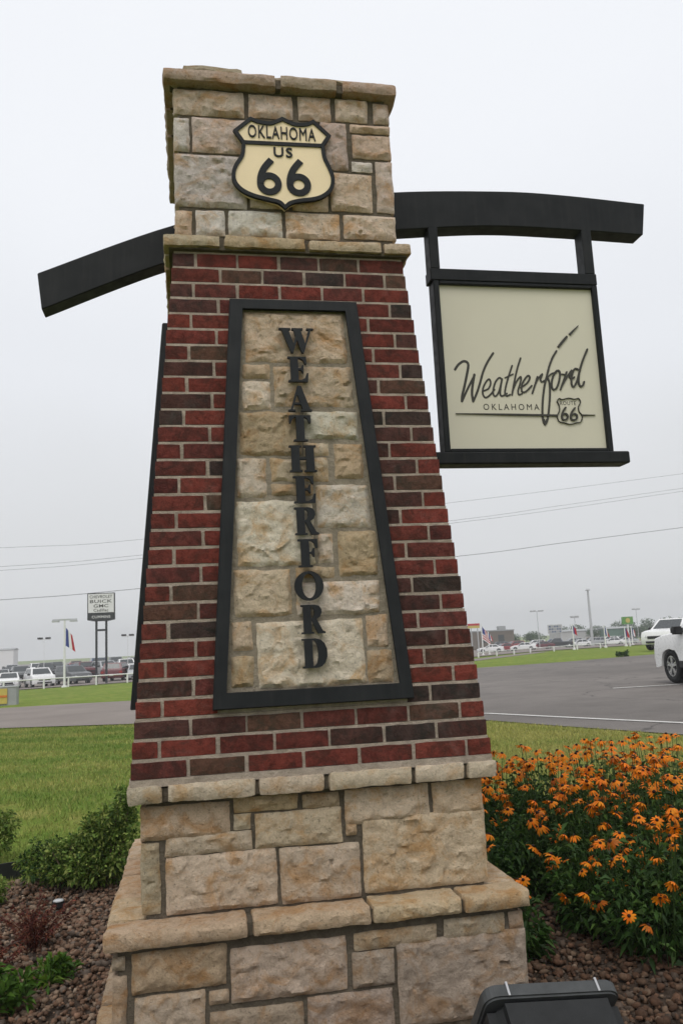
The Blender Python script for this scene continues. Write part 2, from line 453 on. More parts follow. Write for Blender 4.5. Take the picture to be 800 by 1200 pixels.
PANEL_STONES = [(-0.204,0.206,2.572,2.793),(-0.219,-0.105,2.501,2.564),(-0.223,-0.106,2.372,2.495),(-0.094,0.223,2.383,2.558),(-0.238,0.005,2.186,2.365),(0.017,0.233,2.248,2.366),(0.012,0.11,2.181,2.237),(0.127,0.243,2.086,2.23),(-0.254,-0.14,2.017,2.176),(-0.122,0.101,2.078,2.175),(-0.125,0.04,2.021,2.072),(0.049,0.257,1.893,2.066),(-0.261,0.033,1.752,2.005),(0.118,0.271,1.706,1.881),(0.043,0.102,1.759,1.874),(-0.277,-0.064,1.566,1.743),(-0.046,0.102,1.702,1.747),(-0.048,0.271,1.561,1.689),(-0.291,-0.214,1.443,1.554),(-0.298,-0.213,1.316,1.428),(-0.201,0.197,1.305,1.546),(0.206,0.294,1.437,1.558),(0.203,0.3,1.306,1.427)]
CAP_STONES = [(-0.47,-0.17,3.684,3.804),(-0.152,0.038,3.692,3.801),(0.061,0.207,3.694,3.809),(0.225,0.37,3.699,3.81),(0.393,0.458,3.7,3.799),(-0.472,-0.402,3.512,3.668),(-0.392,-0.16,3.514,3.676),(-0.149,-0.004,3.528,3.675),(0.007,0.163,3.534,3.683),(0.157,0.27,3.467,3.693),(0.286,0.454,3.651,3.692),(0.293,0.452,3.529,3.643),(0.284,0.378,3.466,3.515),(0.388,0.457,3.28,3.521),(0.188,0.371,3.277,3.456),(-0.472,-0.17,3.265,3.504),(-0.159,0.006,3.274,3.512),(0.021,0.175,3.271,3.524),(-0.468,-0.399,3.135,3.248),(-0.385,-0.264,3.14,3.254),(-0.249,-0.026,3.145,3.26),(-0.012,0.221,3.144,3.264),(0.236,0.46,3.151,3.265)]
TIER1_STONES = [(-0.622,-0.311,0.815,0.929),(-0.3,-0.069,0.884,0.937),(-0.056,0.082,0.879,0.932),(-0.301,-0.239,0.828,0.882),(-0.227,0.085,0.756,0.877),(0.095,0.139,0.772,0.815),(0.096,0.412,0.813,0.934),(0.425,0.614,0.818,0.935),(-0.536,-0.236,0.757,0.825),(-0.617,-0.553,0.579,0.812),(-0.536,-0.153,0.569,0.758),(-0.142,0.144,0.565,0.752),(0.156,0.622,0.571,0.831)]
TIER2_STONES = [(-0.709,-0.664,0.441,0.485),(-0.715,-0.659,0.214,0.428),(-0.646,-0.338,0.363,0.49),(-0.327,0.067,0.3,0.472),(-0.638,-0.409,0.181,0.356),(-0.399,-0.335,0.304,0.348),(-0.399,-0.089,0.133,0.284),(-0.077,0.22,0.119,0.292),(0.081,0.229,0.299,0.414),(0.239,0.718,0.157,0.432),(0.091,0.387,0.417,0.477),(0.409,0.637,0.417,0.489),(0.651,0.718,0.431,0.49)]
SCRIPT = [('A',0.0123,[(0.835,2.73),(0.853,2.754),(0.878,2.771),(0.897,2.768),(0.903,2.75),(0.892,2.704),(0.874,2.64),(0.861,2.598),(0.858,2.572)]),('A',0.0107,[(0.858,2.571),(0.88,2.614),(0.907,2.662),(0.931,2.702)]),('A',0.0120,[(0.93,2.705),(0.917,2.651),(0.911,2.609),(0.914,2.572)]),('A',0.0108,[(0.914,2.571),(0.936,2.615),(0.955,2.662),(0.976,2.721),(1.002,2.77),(1.034,2.815)]),('A',0.0086,[(0.968,2.623),(0.996,2.636),(1.009,2.663),(1.004,2.683),(0.989,2.673),(0.97,2.641),(0.965,2.609),(0.977,2.591),(0.999,2.602),(1.026,2.631)]),('A',0.0087,[(1.068,2.682),(1.055,2.691),(1.034,2.669),(1.02,2.631),(1.019,2.605),(1.031,2.599),(1.05,2.626),(1.068,2.682)]),('A',0.0087,[(1.069,2.685),(1.057,2.637),(1.054,2.605),(1.066,2.6),(1.087,2.612)]),('A',0.0084,[(1.126,2.753),(1.105,2.702),(1.087,2.653),(1.078,2.616),(1.085,2.6),(1.103,2.606)]),('A',0.0068,[(1.085,2.691),(1.127,2.71)]),('A',0.0084,[(1.173,2.792),(1.152,2.74),(1.133,2.68),(1.113,2.605)]),('A',0.0080,[(1.119,2.627),(1.14,2.67),(1.162,2.696),(1.167,2.689),(1.158,2.659),(1.146,2.627),(1.148,2.607),(1.165,2.612)]),('B',0.0088,[(1.162,2.642),(1.195,2.665),(1.212,2.692),(1.203,2.703),(1.182,2.681),(1.166,2.649),(1.166,2.622),(1.185,2.622),(1.218,2.652)]),('B',0.0084,[(1.252,2.698),(1.239,2.665),(1.218,2.614)]),('B',0.0081,[(1.226,2.633),(1.248,2.679),(1.279,2.713),(1.267,2.685),(1.274,2.673),(1.303,2.689)]),('B',0.0094,[(1.364,2.832),(1.34,2.797),(1.319,2.753),(1.3,2.699),(1.284,2.65),(1.269,2.58),(1.261,2.515),(1.262,2.473),(1.27,2.457)]),('B',0.0091,[(1.27,2.456),(1.285,2.484),(1.3,2.553),(1.31,2.623),(1.311,2.672),(1.303,2.693)]),('B',0.0099,[(1.265,2.481),(1.27,2.46),(1.281,2.481)]),('B',0.0070,[(1.301,2.692),(1.326,2.714),(1.352,2.72)]),('B',0.0090,[(1.355,2.73),(1.333,2.699),(1.322,2.661),(1.327,2.634),(1.346,2.642),(1.363,2.678),(1.371,2.716),(1.364,2.731),(1.349,2.725)]),('B',0.0058,[(1.37,2.713),(1.397,2.711)]),('B',0.0086,[(1.407,2.724),(1.391,2.689),(1.366,2.634)]),('B',0.0082,[(1.376,2.653),(1.403,2.694),(1.435,2.734),(1.421,2.701),(1.43,2.689),(1.445,2.698)]),('B',0.0086,[(1.468,2.738),(1.449,2.739),(1.431,2.7),(1.427,2.662),(1.437,2.649),(1.457,2.679),(1.474,2.725)]),('B',0.0091,[(1.528,2.843),(1.495,2.778),(1.472,2.717),(1.465,2.673),(1.471,2.652),(1.486,2.657),(1.494,2.674)]),('D',0.0126,[(1.374,2.851),(1.398,2.878),(1.427,2.909)]),('D',0.0136,[(1.441,2.918),(1.464,2.94),(1.492,2.966)]),('L',0.0093,[(0.821,2.51),(0.97,2.508),(1.138,2.505),(1.339,2.502)]),('M',0.0072,[(1.464,2.504),(1.536,2.505)]),('B',0.0038,[(1.341,2.572),(1.353,2.588),(1.369,2.583),(1.403,2.59),(1.434,2.585),(1.454,2.589),(1.464,2.57),(1.451,2.547),(1.452,2.522),(1.466,2.5),(1.456,2.471),(1.43,2.465),(1.399,2.458),(1.369,2.465),(1.342,2.473),(1.336,2.5),(1.35,2.527),(1.35,2.553),(1.341,2.572)]),('B',0.0085,[(1.383,2.542),(1.366,2.519),(1.359,2.494),(1.364,2.481),(1.379,2.481),(1.389,2.492),(1.388,2.505),(1.376,2.511),(1.361,2.5)]),('B',0.0085,[(1.431,2.54),(1.413,2.518),(1.405,2.495),(1.41,2.481),(1.426,2.48),(1.438,2.49),(1.437,2.505),(1.424,2.51),(1.409,2.5)])]
# ------------------------------------------------------------------ terrain
def flat_z(x, y):
    return 0.221 + 0.01454 * max(-60, min(60, x)) - 0.0068 * max(-20, min(62, y))
def lerp_table(T, y):
    if y <= T[0][0]: return T[0][1]
    for (a, va), (b, vb) in zip(T[:-1], T[1:]):
        if y <= b: return va + (vb - va) * (y - a) / (b - a)
    return T[-1][1]
DROP_L = [(48, 0.0), (74, -0.55), (100, -0.16), (200, -0.16)]
DROP_R = [(58, 0.0), (140, -1.75), (200, -1.9)]
def plane_z(x, y):
    w = max(0.0, min(1.0, x / 10))
    return flat_z(x, y) + (1 - w) * lerp_table(DROP_L, y) + w * lerp_table(DROP_R, y)
def ground_z(x, y):
    dx = max(0.0, -2.6 - x, x - 3.1); dy = max(0.0, -3.0 - y, y - 2.75)
    d = math.hypot(dx, dy)
    t = min(1.0, d / 2.4); t = t * t * (3 - 2 * t)
    return plane_z(x, y) * t
def sheet(name, xs, ys, zfun, mat, lift=0.0):
    V = [(x, y, zfun(x, y) + lift) for y in ys for x in xs]
    n = len(xs)
    F = [(j * n + i, j * n + i + 1, (j + 1) * n + i + 1, (j + 1) * n + i) for j in range(len(ys) - 1) for i in range(n - 1)]
    return tag(obj(name, mesh(name, V, F, mat, smooth=True)), kind='structure')
gx = [-3000, -600, -200, -100, -60, -40, -25, -16] + [-12 + 0.5 * i for i in range(57)] + [18, 22, 27, 35, 45, 60, 100, 200, 600, 3000]
gy = [-300, -100, -40, -20, -12] + [-8 + 0.5 * i for i in range(45)] + [17, 20, 25, 30, 40, 44, 48, 52, 55, 58, 60, 62, 66, 70, 74, 80, 86, 93, 100, 110, 120, 130, 140, 160, 180, 200, 300, 900, 4000]
sheet('ground', gx, gy, ground_z, 'lawn')
# planting bed of soil and stones round the sign
def bed_outline(n=72):
    pts = []
    for i in range(n):
        a = 2 * math.pi * i / n
        c, s = math.cos(a), math.sin(a)
        r = 1.0 / (abs(c) ** 3.2 + abs(s) ** 3.2) ** (1 / 3.2)
        pts.append((0.35 + 2.55 * r * c + 0.05 * math.sin(5 * a), 0.0 + 2.62 * r * s + 0.05 * math.sin(7 * a + 1)))
    return pts
BED = bed_outline()
mb = MB(); mb.add([(x, y, 0.006) for x, y in BED] + [(0.35, 0, 0.006)], [(i, (i + 1) % len(BED), len(BED)) for i in range(len(BED))])
tag(mb.build('garden_bed', 'bed_soil'), kind='structure')

def ribbon(name, left, right, mat, lift, sub=14, m=6):
    """strip of road between two polylines of equal length, laid on the far ground plane"""
    def dens(P):
        o = []
        for a, b in zip(P[:-1], P[1:]):
            for i in range(sub): o.append((a[0] + (b[0] - a[0]) * i / sub, a[1] + (b[1] - a[1]) * i / sub))
        return o + [P[-1]]
    L, R = dens(left), dens(right)
    V = []; F = []
    for (ax, ay), (bx, by) in zip(L, R):
        for j in range(m + 1):
            x, y = ax + (bx - ax) * j / m, ay + (by - ay) * j / m
            V.append((x, y, ground_z(x, y) + lift))
    for i in range(len(L) - 1):
        for j in range(m):
            a = i * (m + 1) + j
            F.append((a, a + 1, a + m + 2, a + m + 1))
    return tag(obj(name, mesh(name, V, F, mat, smooth=True)), kind='structure')
ribbon('road', [(-60, 48), (-14, 21.4), (-6.5, 16.9), (-4.5, 15.55), (-2.96, 14.6), (-1.53, 13.7), (1.8, 11.0), (3.93, 8.5), (4.38, 6.95), (5.0, 5.1), (6.2, 1.5), (7.5, -4), (9, -14)],
       [(-60, 60), (-14, 28.5), (-9.5, 26.4), (-6.5, 24.9), (-4.43, 24.3), (-2.33, 23.4), (5, 24.5), (11.75, 31.2), (15.7, 31.0), (19.5, 32.2), (34, 36), (60, 40), (90, 30)], 'asphalt', 0.012)
ribbon('concrete_road', [(-60, 47.6), (-14, 21.05), (-6.5, 16.6), (-4.5, 15.3), (-2.96, 14.35), (-1.53, 13.45), (0.6, 12.0)],
       [(-60, 60.4), (-14, 28.8), (-9.5, 26.7), (-6.5, 25.2), (-4.43, 24.6), (-2.33, 23.7), (0.8, 23.0)], 'road_concrete', 0.018)
ribbon('car_lot_pavement', [(-70, 62), (-12.5, 56.0), (-4.5, 60.5), (6, 60), (18, 52), (26, 58.2), (36, 55.2), (60, 50)],
       [(-120, 600), (-60, 600), (-20, 600), (30, 400), (60, 200), (90, 190), (110, 190), (130, 190)], 'road_concrete', 0.045, m=60)
ribbon('edge_line', [(1.0, 12.6), (2.6, 11.1), (4.26, 9.51), (4.98, 7.59), (5.59, 6.04), (7.0, 1.6), (8.3, -4)],
       [(1.06, 12.68), (2.68, 11.17), (4.36, 9.55), (5.08, 7.63), (5.69, 6.08), (7.1, 1.63), (8.4, -3.97)], 'road_paint', 0.020)
ribbon('parking_stripe', [(8.3, 12.83), (11.5, 12.02)], [(8.35, 12.98), (11.55, 12.17)], 'road_paint', 0.020)
ribbon('service_drive', [(11.5, 40.0), (16, 43.2), (25.7, 54.8)], [(11.5, 42.3), (16, 46.5), (25.7, 57.0)], 'road_concrete', 0.014)

# ------------------------------------------------------------------ the sign monument
MON = tag(empty('sign_monument', (0, 0, 0)), 'tapered brick and limestone sign pillar with a stone cap and dark curved beam', 'monument')
STONE_TINTS = [(0.738, 0.619, 0.541), (0.668, 0.541, 0.45), (0.76, 0.684, 0.625), (0.641, 0.489, 0.375), (0.586, 0.489, 0.434), (0.725, 0.576, 0.466), (0.641, 0.556, 0.525), (0.683, 0.518, 0.393)]
BASE_TINTS = [(0.552, 0.435, 0.316), (0.493, 0.381, 0.273), (0.576, 0.466, 0.354), (0.433, 0.345, 0.253), (0.516, 0.387, 0.258), (0.469, 0.387, 0.298)]
def jitter_tint(t, s=0.08):
    f = 1 + random.uniform(-s, s); return tuple(c * f * (1 + random.uniform(-0.025, 0.025)) for c in t)
REST = {}          # pieces of the two far sides, joined
def add_piece(name, V, F, tint, side, mat, parent):
    if side in (0, 3):                     # front and left sides: every piece an object
        me = mesh(name, V, F, mat, tint, smooth=True); me.set_sharp_from_angle(angle=math.radians(34))
        o = obj(name, me, parent)
        o.rotation_euler = (0, 0, side * math.pi / 2)
        return o
    mb = REST.setdefault((name, mat), MB())
    a = side * math.pi / 2; c, s = math.cos(a), math.sin(a)
    mb.add([(v[0] * c - v[1] * s, v[0] * s + v[1] * c, v[2]) for v in V], F, tint)

SEED = [1]
def stone_at(rect, hw, side, tints, depth=0.10, name='stone', **kw):
    x0, x1, z0, z1 = rect[0] - .0002, rect[1] + .0002, rect[2] - .0002, rect[3] + .0002
    SEED[0] += 1
    front = -hw
    if side in (1, 2): kw['cell'] = 0.022
    V, F = rough_box(x0, x1, front + 0.010, front + depth, z0, z1, SEED[0], **kw)
    return add_piece(name, V, F, jitter_tint(random.choice(tints)), side, 'limestone', MON)
def ashlar(hw, z0, z1, rng):
    """random coursed rubble for the sides the photograph does not show"""
    R = []; z = z0 + 0.008; g = 0.014
    rows = max(2, int(round((z1 - z0) / 0.135)))
    hs = [rng.uniform(0.8, 1.25) for _ in range(rows)]; s = (z1 - z0 - 0.016) / sum(hs)
    for h in hs:
        x = -hw + 0.135; ends = hw - 0.135
        while x < ends - 0.02:
            w = rng.uniform(0.14, 0.36)
            if ends - (x + w) < 0.12: w = ends - x
            if w > 0.2 and rng.random() < 0.25 and h * s > 0.11:
                m = z + h * s * rng.uniform(0.4, 0.6)
                R.append((x, x + w - g, z, m - g / 2)); R.append((x, x + w - g, m + g / 2, z + h * s - g))
            else: R.append((x, x + w - g, z, z + h * s - g))
            x += w
        z += h * s
    return R
def quoins(hw, z0, z1, rng):
    R = []; z = z0 + 0.008
    n = max(2, int(round((z1 - z0) / 0.17))); h = (z1 - z0 - 0.016) / n
    for i in range(n): R.append((hw - 0.125, hw + 0.004, z + i * h, z + (i + 1) * h - 0.014))
    return R
rr = random.Random(5)
def tier(name, rects, hw, z0, z1, tints, **kw):
    MB().box(-hw + .016, hw - .016, -hw + .016, hw - .016, z0 - 0.02, z1 + 0.02).build('mortar_core', 'stone_mortar', MON)
    if not rects:
        q = quoins(hw, z0, z1, rr)
        rects = ashlar(hw, z0, z1, rr) + q + [(-r[1], -r[0], r[2], r[3]) for r in q]
    for r in rects:
        r = (max(r[0], -hw - .004), min(r[1], hw + .004), r[2], r[3])
        if r[0] < -hw + .02: r = (-hw - .002,) + r[1:]
        if r[1] > hw - .02: r = (r[0], hw + .002) + r[2:]
        stone_at(r, hw, 0, tints, depth=0.12, **dict(kw))
    for side in (1, 2, 3):
        for r in ashlar(hw, z0, z1, rr): stone_at(r, hw, side, tints, depth=0.10, **dict(kw))
    for r in quoins(hw, z0, z1, rr):
        stone_at(r, hw, 1, tints, depth=0.13, **dict(kw))
        stone_at((-r[1], -r[0], r[2], r[3]), hw, 3, tints, depth=0.13, **dict(kw))
def ledge(pieces, hw, z0, z1, tints, depth, rnd=0.012, amp=0.005, bulge=0.004, fine=0.003, top_core=None):
    """slab course: front pieces given, other sides alike"""
    MB().box(-hw + .02, hw - .02, -hw + .02, hw - .02, z0 + .004, z1 - .012).build('mortar_core', 'stone_mortar', MON)
    for side in (0, 1, 2, 3):
        ps = pieces if side == 0 else None
        if ps is None:
            ps = []; x = -hw + depth + 0.008
            while x < hw - 0.03:
                w = rr.uniform(0.26, 0.44)
                if hw - (x + w) < 0.16: w = hw - x
                ps.append((x, x + w - 0.014)); x += w
            if side == 3: ps = [(a, b) for a, b in ps]
        for a, b in ps:
            # corners: front row owns both front corners
            if side == 1: pass
            SEED[0] += 1
            dz = rr.uniform(-0.004, 0.004)
            hi = b
            if side == 3 and b > hw - depth: hi = hw - depth - 0.010
            if side == 2 and b > hw - 0.02: hi = hw - 0.0
            if hi - a < 0.05: continue
            V, F = rough_box(a, hi, -hw, -hw + depth, z0, z1 + dz, SEED[0], cell=0.014, rnd=rnd * .7, amp=amp, bulge=bulge, fine=fine, wob=0.005)
            add_piece('ledge_stone', V, F, jitter_tint(random.choice(tints)), side, 'limestone', MON)

# stepped stone base
tier('base', [], 0.775, -0.15, 0.05, BASE_TINTS)
ledge([(-0.81, -0.42), (-0.405, -0.02), (-0.005, 0.36), (0.375, 0.81)], 0.81, 0.04, 0.10, BASE_TINTS, 0.13)
tier('base', TIER2_STONES, 0.705, 0.09, 0.505, BASE_TINTS, amp=0.0075, bulge=0.009)
ledge([(-0.733, -0.266), (-0.250, 0.150), (0.158, 0.474), (0.482, 0.727)], 0.729, 0.507, 0.563, [(0.638, 0.487, 0.334), (0.602, 0.453, 0.305), (0.663, 0.524, 0.376)], 0.135, rnd=0.014, amp=0.006)
tier('base', TIER1_STONES, 0.6165, 0.555, 0.945, [(0.64, 0.504, 0.356), (0.579, 0.453, 0.312), (0.665, 0.541, 0.4), (0.579, 0.428, 0.276), (0.553, 0.447, 0.331)], amp=0.0075, bulge=0.009)
ledge([(-0.661, -0.542), (-0.522, -0.222), (-0.210, 0.022), (0.038, 0.341), (0.353, 0.537), (0.550, 0.664)], 0.6615, 0.945, 1.006, [(0.713, 0.603, 0.463), (0.653, 0.547, 0.413)], 0.10, rnd=0.012, amp=0.006, bulge=0.003)
MB().box(-.650, .650, -.650, .650, 1.000, 1.0262).build('mortar_bed', 'brick_mortar', MON)

# brick shaft: thirty plumb courses, each stepped in a little
ZT, CH, HW1, ST = 1.6077 + EYE, 0.0677, 0.4803, 0.0058
def course(k):      # k = 1 (top) .. 30
    return HW1 + (k - 1) * ST, ZT - k * CH
BRICK_TINTS = [((0.16, 0.038, 0.029), 5), ((0.131, 0.034, 0.027), 5), ((0.107, 0.032, 0.027), 3.5), ((0.078, 0.035, 0.03), 2.6), ((0.054, 0.034, 0.03), 1.3), ((0.097, 0.05, 0.036), 2)]
_bt = [t for t, w in BRICK_TINTS]; _bw = [w for t, w in BRICK_TINTS]
core = MB()
for k in range(1, 31):
    hw, z = course(k); core.box(-hw + .0065, hw - .0065, -hw + .0065, hw - .0065, z + 0.0004 * (k % 2), z + CH - 0.0003 - 0.0004 * (k % 2))
core.build('brick_mortar', 'brick_mortar', MON)
_cell = {}
def brick_piece(x0, x1, y0, y1, z, side, hw):
    h = CH - 0.0105
    e = lambda s_: random.uniform(-s_, s_)
    SEED[0] += 1
    V, F = rough_box(x0 + e(.001), x1 + e(.001), y0 + e(.0018), y1, z + .0003 + e(.0006), z + h + e(.0008), SEED[0], cell=0.024, rnd=0.0035, amp=0.0012, bulge=0.0004, wob=0.0022, fine=0.0007)
    tint = random.choices(_bt, _bw)[0]
    add_piece('brick', V, F, jitter_tint(tint, 0.14), side, 'fired_brick', MON)
J = 0.0098
for k in range(1, 31):
    hw, z = course(k)
    zc = z + CH / 2
    full = k <= 3 or k >= 28
    odd = k % 2 == 1
    for side in (0, 1, 2, 3):
        # this side owns its left corner brick; the next side's corner brick closes its right end
        wl = 0.088 if odd else 0.190
        dl = 0.190 if odd else 0.088
        wr = 0.190 if odd else 0.088
        brick_piece(-hw, -hw + wl, -hw, -hw + dl, z, side, hw)
        a, b = -hw + wl + J, hw - wr - J
        if full:
            n = 5 if k >= 28 else 4
            if k <= 3: n = 4
            w = (b - a + J) / n
            for i in range(n):
                jt0 = random.uniform(-.003, .003)
                brick_piece(a + i * w + (jt0 if i else 0), a + (i + 1) * w - J + 0.0, -hw, -hw + .088, z, side, hw)
        else:
            t = (1.385 + EYE - zc) / 1.59
            fr = 0.258 + 0.107 * t - 0.018
            brick_piece(a, max(-fr, a + 0.02), -hw, -hw + .088, z, side, hw)
            brick_piece(min(fr, b - 0.02), b, -hw, -hw + .088, z, side, hw)

# inset panels (the front one carries the letters)
KB = (ST / CH)
def face_y(z, off=0.0):       # sloping reference face of the shaft
    return -(0.4774 + KB * (ZT - z)) - off
def tilt(V, off=0.0):
    return [(v[0], v[1] + face_y(v[2]) - off, v[2]) for v in V]
def ring_frame(side):
    o = [(-.258, 1.387 + EYE), (.258, 1.387 + EYE), (.365, -.205 + EYE), (-.365, -.205 + EYE)]
    i = [(-.212, 1.349 + EYE), (.212, 1.349 + EYE), (.319, -.151 + EYE), (-.319, -.151 + EYE)]
    V = []
    def lay(loop, y): V.extend((x, y, z) for x, z in loop)
    def inset(loop, d):
        cx = 0; cz = sum(z for _, z in loop) / 4
        return [(x - math.copysign(d, x), z - math.copysign(d, z - cz)) for x, z in loop]
    lay(o, 0.02); lay(o, -0.030); lay(inset(o, .004), -0.034); lay(inset(i, -.004), -0.034); lay(i, -0.030); lay(i, 0.02)
    F = []
    for L in range(5):
        for q in range(4):
            a, b = L * 4 + q, L * 4 + (q + 1) % 4
            F.append((a, b, b + 4, a + 4))
    fr = obj('panel_frame', mesh('panel_frame', tilt(V), F, 'charcoal_paint'), MON)
    fr.rotation_euler = (0, 0, side * math.pi / 2)
    b = [(-.225, 1.36 + EYE), (.225, 1.36 + EYE), (.333, -.17 + EYE), (-.333, -.17 + EYE)]
    V = [(x, 0.02, z) for x, z in b] + [(x, -0.004, z) for x, z in b]
    F = [(4, 7, 6, 5)] + [(q, (q + 1) % 4, (q + 1) % 4 + 4, q + 4) for q in range(4)]
    bk = obj('panel_mortar', mesh('panel_mortar', tilt(V), F, 'panel_mortar'), fr)
    return fr
PANEL_TINTS = [(0.651, 0.53, 0.385), (0.555, 0.425, 0.284), (0.713, 0.618, 0.492), (0.618, 0.498, 0.358), (0.524, 0.403, 0.273), (0.734, 0.66, 0.551)]
FRAMES = []
for side in (0, 1, 2, 3):
    fr = ring_frame(side); FRAMES.append(fr)
    for n, (x0, x1, z0, z1) in enumerate(PANEL_STONES):
        if side: x0, x1 = -x1, -x0
        SEED[0] += 1
        V, F = rough_box(x0, x1, -0.006, 0.03, z0, z1, SEED[0], cell=(0.0085 if side == 0 else 0.02), rnd=0.005, amp=0.0075, bulge=0.010, wob=0.006, fine=0.003)
        V = tilt(V)
        t = jitter_tint(PANEL_TINTS[n % 6] if n not in (12,) else PANEL_TINTS[5])
        if side in (0, 3):
            o = obj('panel_stone', mesh('panel_stone', V, F, 'limestone', t, smooth=True), fr)
            o.data.set_sharp_from_angle(angle=math.radians(34))
        else:
            REST.setdefault(('panel_stone', side), MB()).add(V, F, t)
for side in (1, 2):
    mb = REST.pop(('panel_stone', side))
    tag(mb.build('panel_stonework', 'limestone', FRAMES[side], smooth=True), kind='stuff')

# raised serif letters
GLYPH = {
 'E': [[(0,1),(.72,1),(.72,.70),(.66,.70),(.60,.86),(.48,.93),(.40,.93),(.40,.54),(.50,.56),(.56,.68),(.60,.68),(.60,.36),(.56,.36),(.50,.47),(.40,.47),(.40,.07),(.50,.07),(.64,.14),(.72,.34),(.78,.34),(.75,0),(0,0),(0,.06),(.10,.07),(.10,.93),(0,.94)]],
 'F': [[(0,1),(.70,1),(.70,.68),(.64,.68),(.58,.86),(.48,.93),(.40,.93),(.40,.54),(.48,.56),(.54,.68),(.58,.68),(.58,.36),(.54,.36),(.48,.47),(.40,.47),(.40,.07),(.50,.06),(.50,0),(0,0),(0,.06),(.10,.07),(.10,.93),(0,.94)]],
 'T': [[(0,1),(.8,1),(.8,.70),(.74,.70),(.68,.86),(.58,.93),(.55,.93),(.55,.07),(.66,.06),(.66,0),(.14,0),(.14,.06),(.25,.07),(.25,.93),(.22,.93),(.12,.86),(.06,.70),(0,.70)]],
 'H': [[(0,1),(.45,1),(.45,.94),(.37,.93),(.37,.55),(.61,.55),(.61,.93),(.53,.94),(.53,1),(.98,1),(.98,.94),(.90,.93),(.90,.07),(.98,.06),(.98,0),(.53,0),(.53,.06),(.61,.07),(.61,.46),(.37,.46),(.37,.07),(.45,.06),(.45,0),(0,0),(0,.06),(.08,.07),(.08,.93),(0,.94)]],
 'A': [[(.38,1),(.52,1),(.83,.07),(.90,.06),(.90,0),(.48,0),(.48,.06),(.55,.07),(.49,.26),(.23,.26),(.17,.07),(.27,.06),(.27,0),(0,0),(0,.06),(.09,.07)], [(.26,.34),(.46,.34),(.36,.66)]],
 'W': [[(0,1),(.44,1),(.44,.94),(.36,.93),(.53,.38),(.62,.66),(.55,.93),(.48,.94),(.48,1),(.90,1),(.90,.94),(.82,.93),(.97,.38),(1.12,.93),(1.04,.94),(1.04,1),(1.30,1),(1.30,.94),(1.21,.93),(.91,0),(.83,0),(.67,.52),(.51,0),(.43,0),(.10,.93),(0,.94)]],
 'R': [[(0,1),(.50,1),(.66,.95),(.74,.84),(.75,.72),(.68,.58),(.55,.50),(.76,.09),(.85,.06),(.85,0),(.58,0),(.38,.46),(.36,.46),(.36,.07),(.44,.06),(.44,0),(0,0),(0,.06),(.08,.07),(.08,.93),(0,.94)], [(.36,.93),(.43,.91),(.48,.82),(.48,.68),(.43,.56),(.36,.53)]],
 'O': [[(.5 + .5 * math.cos(a), .5 + .52 * math.sin(a)) for a in [2 * math.pi * i / 28 for i in range(28)]], [(.5 + .24 * math.cos(a), .5 + .43 * math.sin(a)) for a in [2 * math.pi * i / 28 for i in range(28)]]],
 'D': [[(0,1),(.48,1),(.66,.95),(.79,.82),(.86,.64),(.87,.5),(.86,.36),(.79,.18),(.66,.05),(.48,0),(0,0),(0,.06),(.08,.07),(.08,.93),(0,.94)], [(.36,.93),(.44,.92),(.51,.82),(.55,.66),(.56,.5),(.55,.34),(.51,.18),(.44,.08),(.36,.07)]],
}
def solid_outline(loops, y0, y1):
    """loops in (x,z): outer first, then holes; prism between y0 (front) and y1"""
    flat = [p for L in loops for p in L]
    tr = tessellate_polygon([[Vector((x, z, 0)) for x, z in L] for L in loops])
    n = len(flat)
    V = [(x, y0, z) for x, z in flat] + [(x, y1, z) for x, z in flat]
    F = [tuple(q) for q in tr] + [tuple(i + n for i in reversed(q)) for q in tr]
    b = 0
    for L in loops:
        m = len(L)
        F += [(b + i, b + (i + 1) % m, b + (i + 1) % m + n, b + i + n) for i in range(m)]
        b += m
    return V, F
def fixn(me):
    bm = bmesh.new(); bm.from_mesh(me); bmesh.ops.recalc_face_normals(bm, faces=bm.faces); bm.to_mesh(me); bm.free(); return me
LW = [('W', .138, .0), ('E', .08, .0), ('A', .092, -.0), ('T', .084, -.004), ('H', .104, 0), ('E', .084, 0), ('R', .090, .001), ('F', .073, 0), ('O', .108, -.003), ('R', .087, .005), ('D', .091, .005)]
for i, (ch, w, dx) in enumerate(LW):
    z0 = 1.152 + EYE - i * 0.1229; h = 0.106
    gw = max(x for x, _ in GLYPH[ch][0]) - min(x for x, _ in GLYPH[ch][0])
    loops = [[(dx - w / 2 + x / gw * w, z0 + z * h) for x, z in L] for L in GLYPH[ch]]
    V, F = solid_outline(loops, -0.046, -0.030)
    o = obj('raised_letter', fixn(mesh('raised_letter', tilt(V), F, 'charcoal_paint')), FRAMES[0])
    o['label'] = 'raised dark serif letter ' + ch

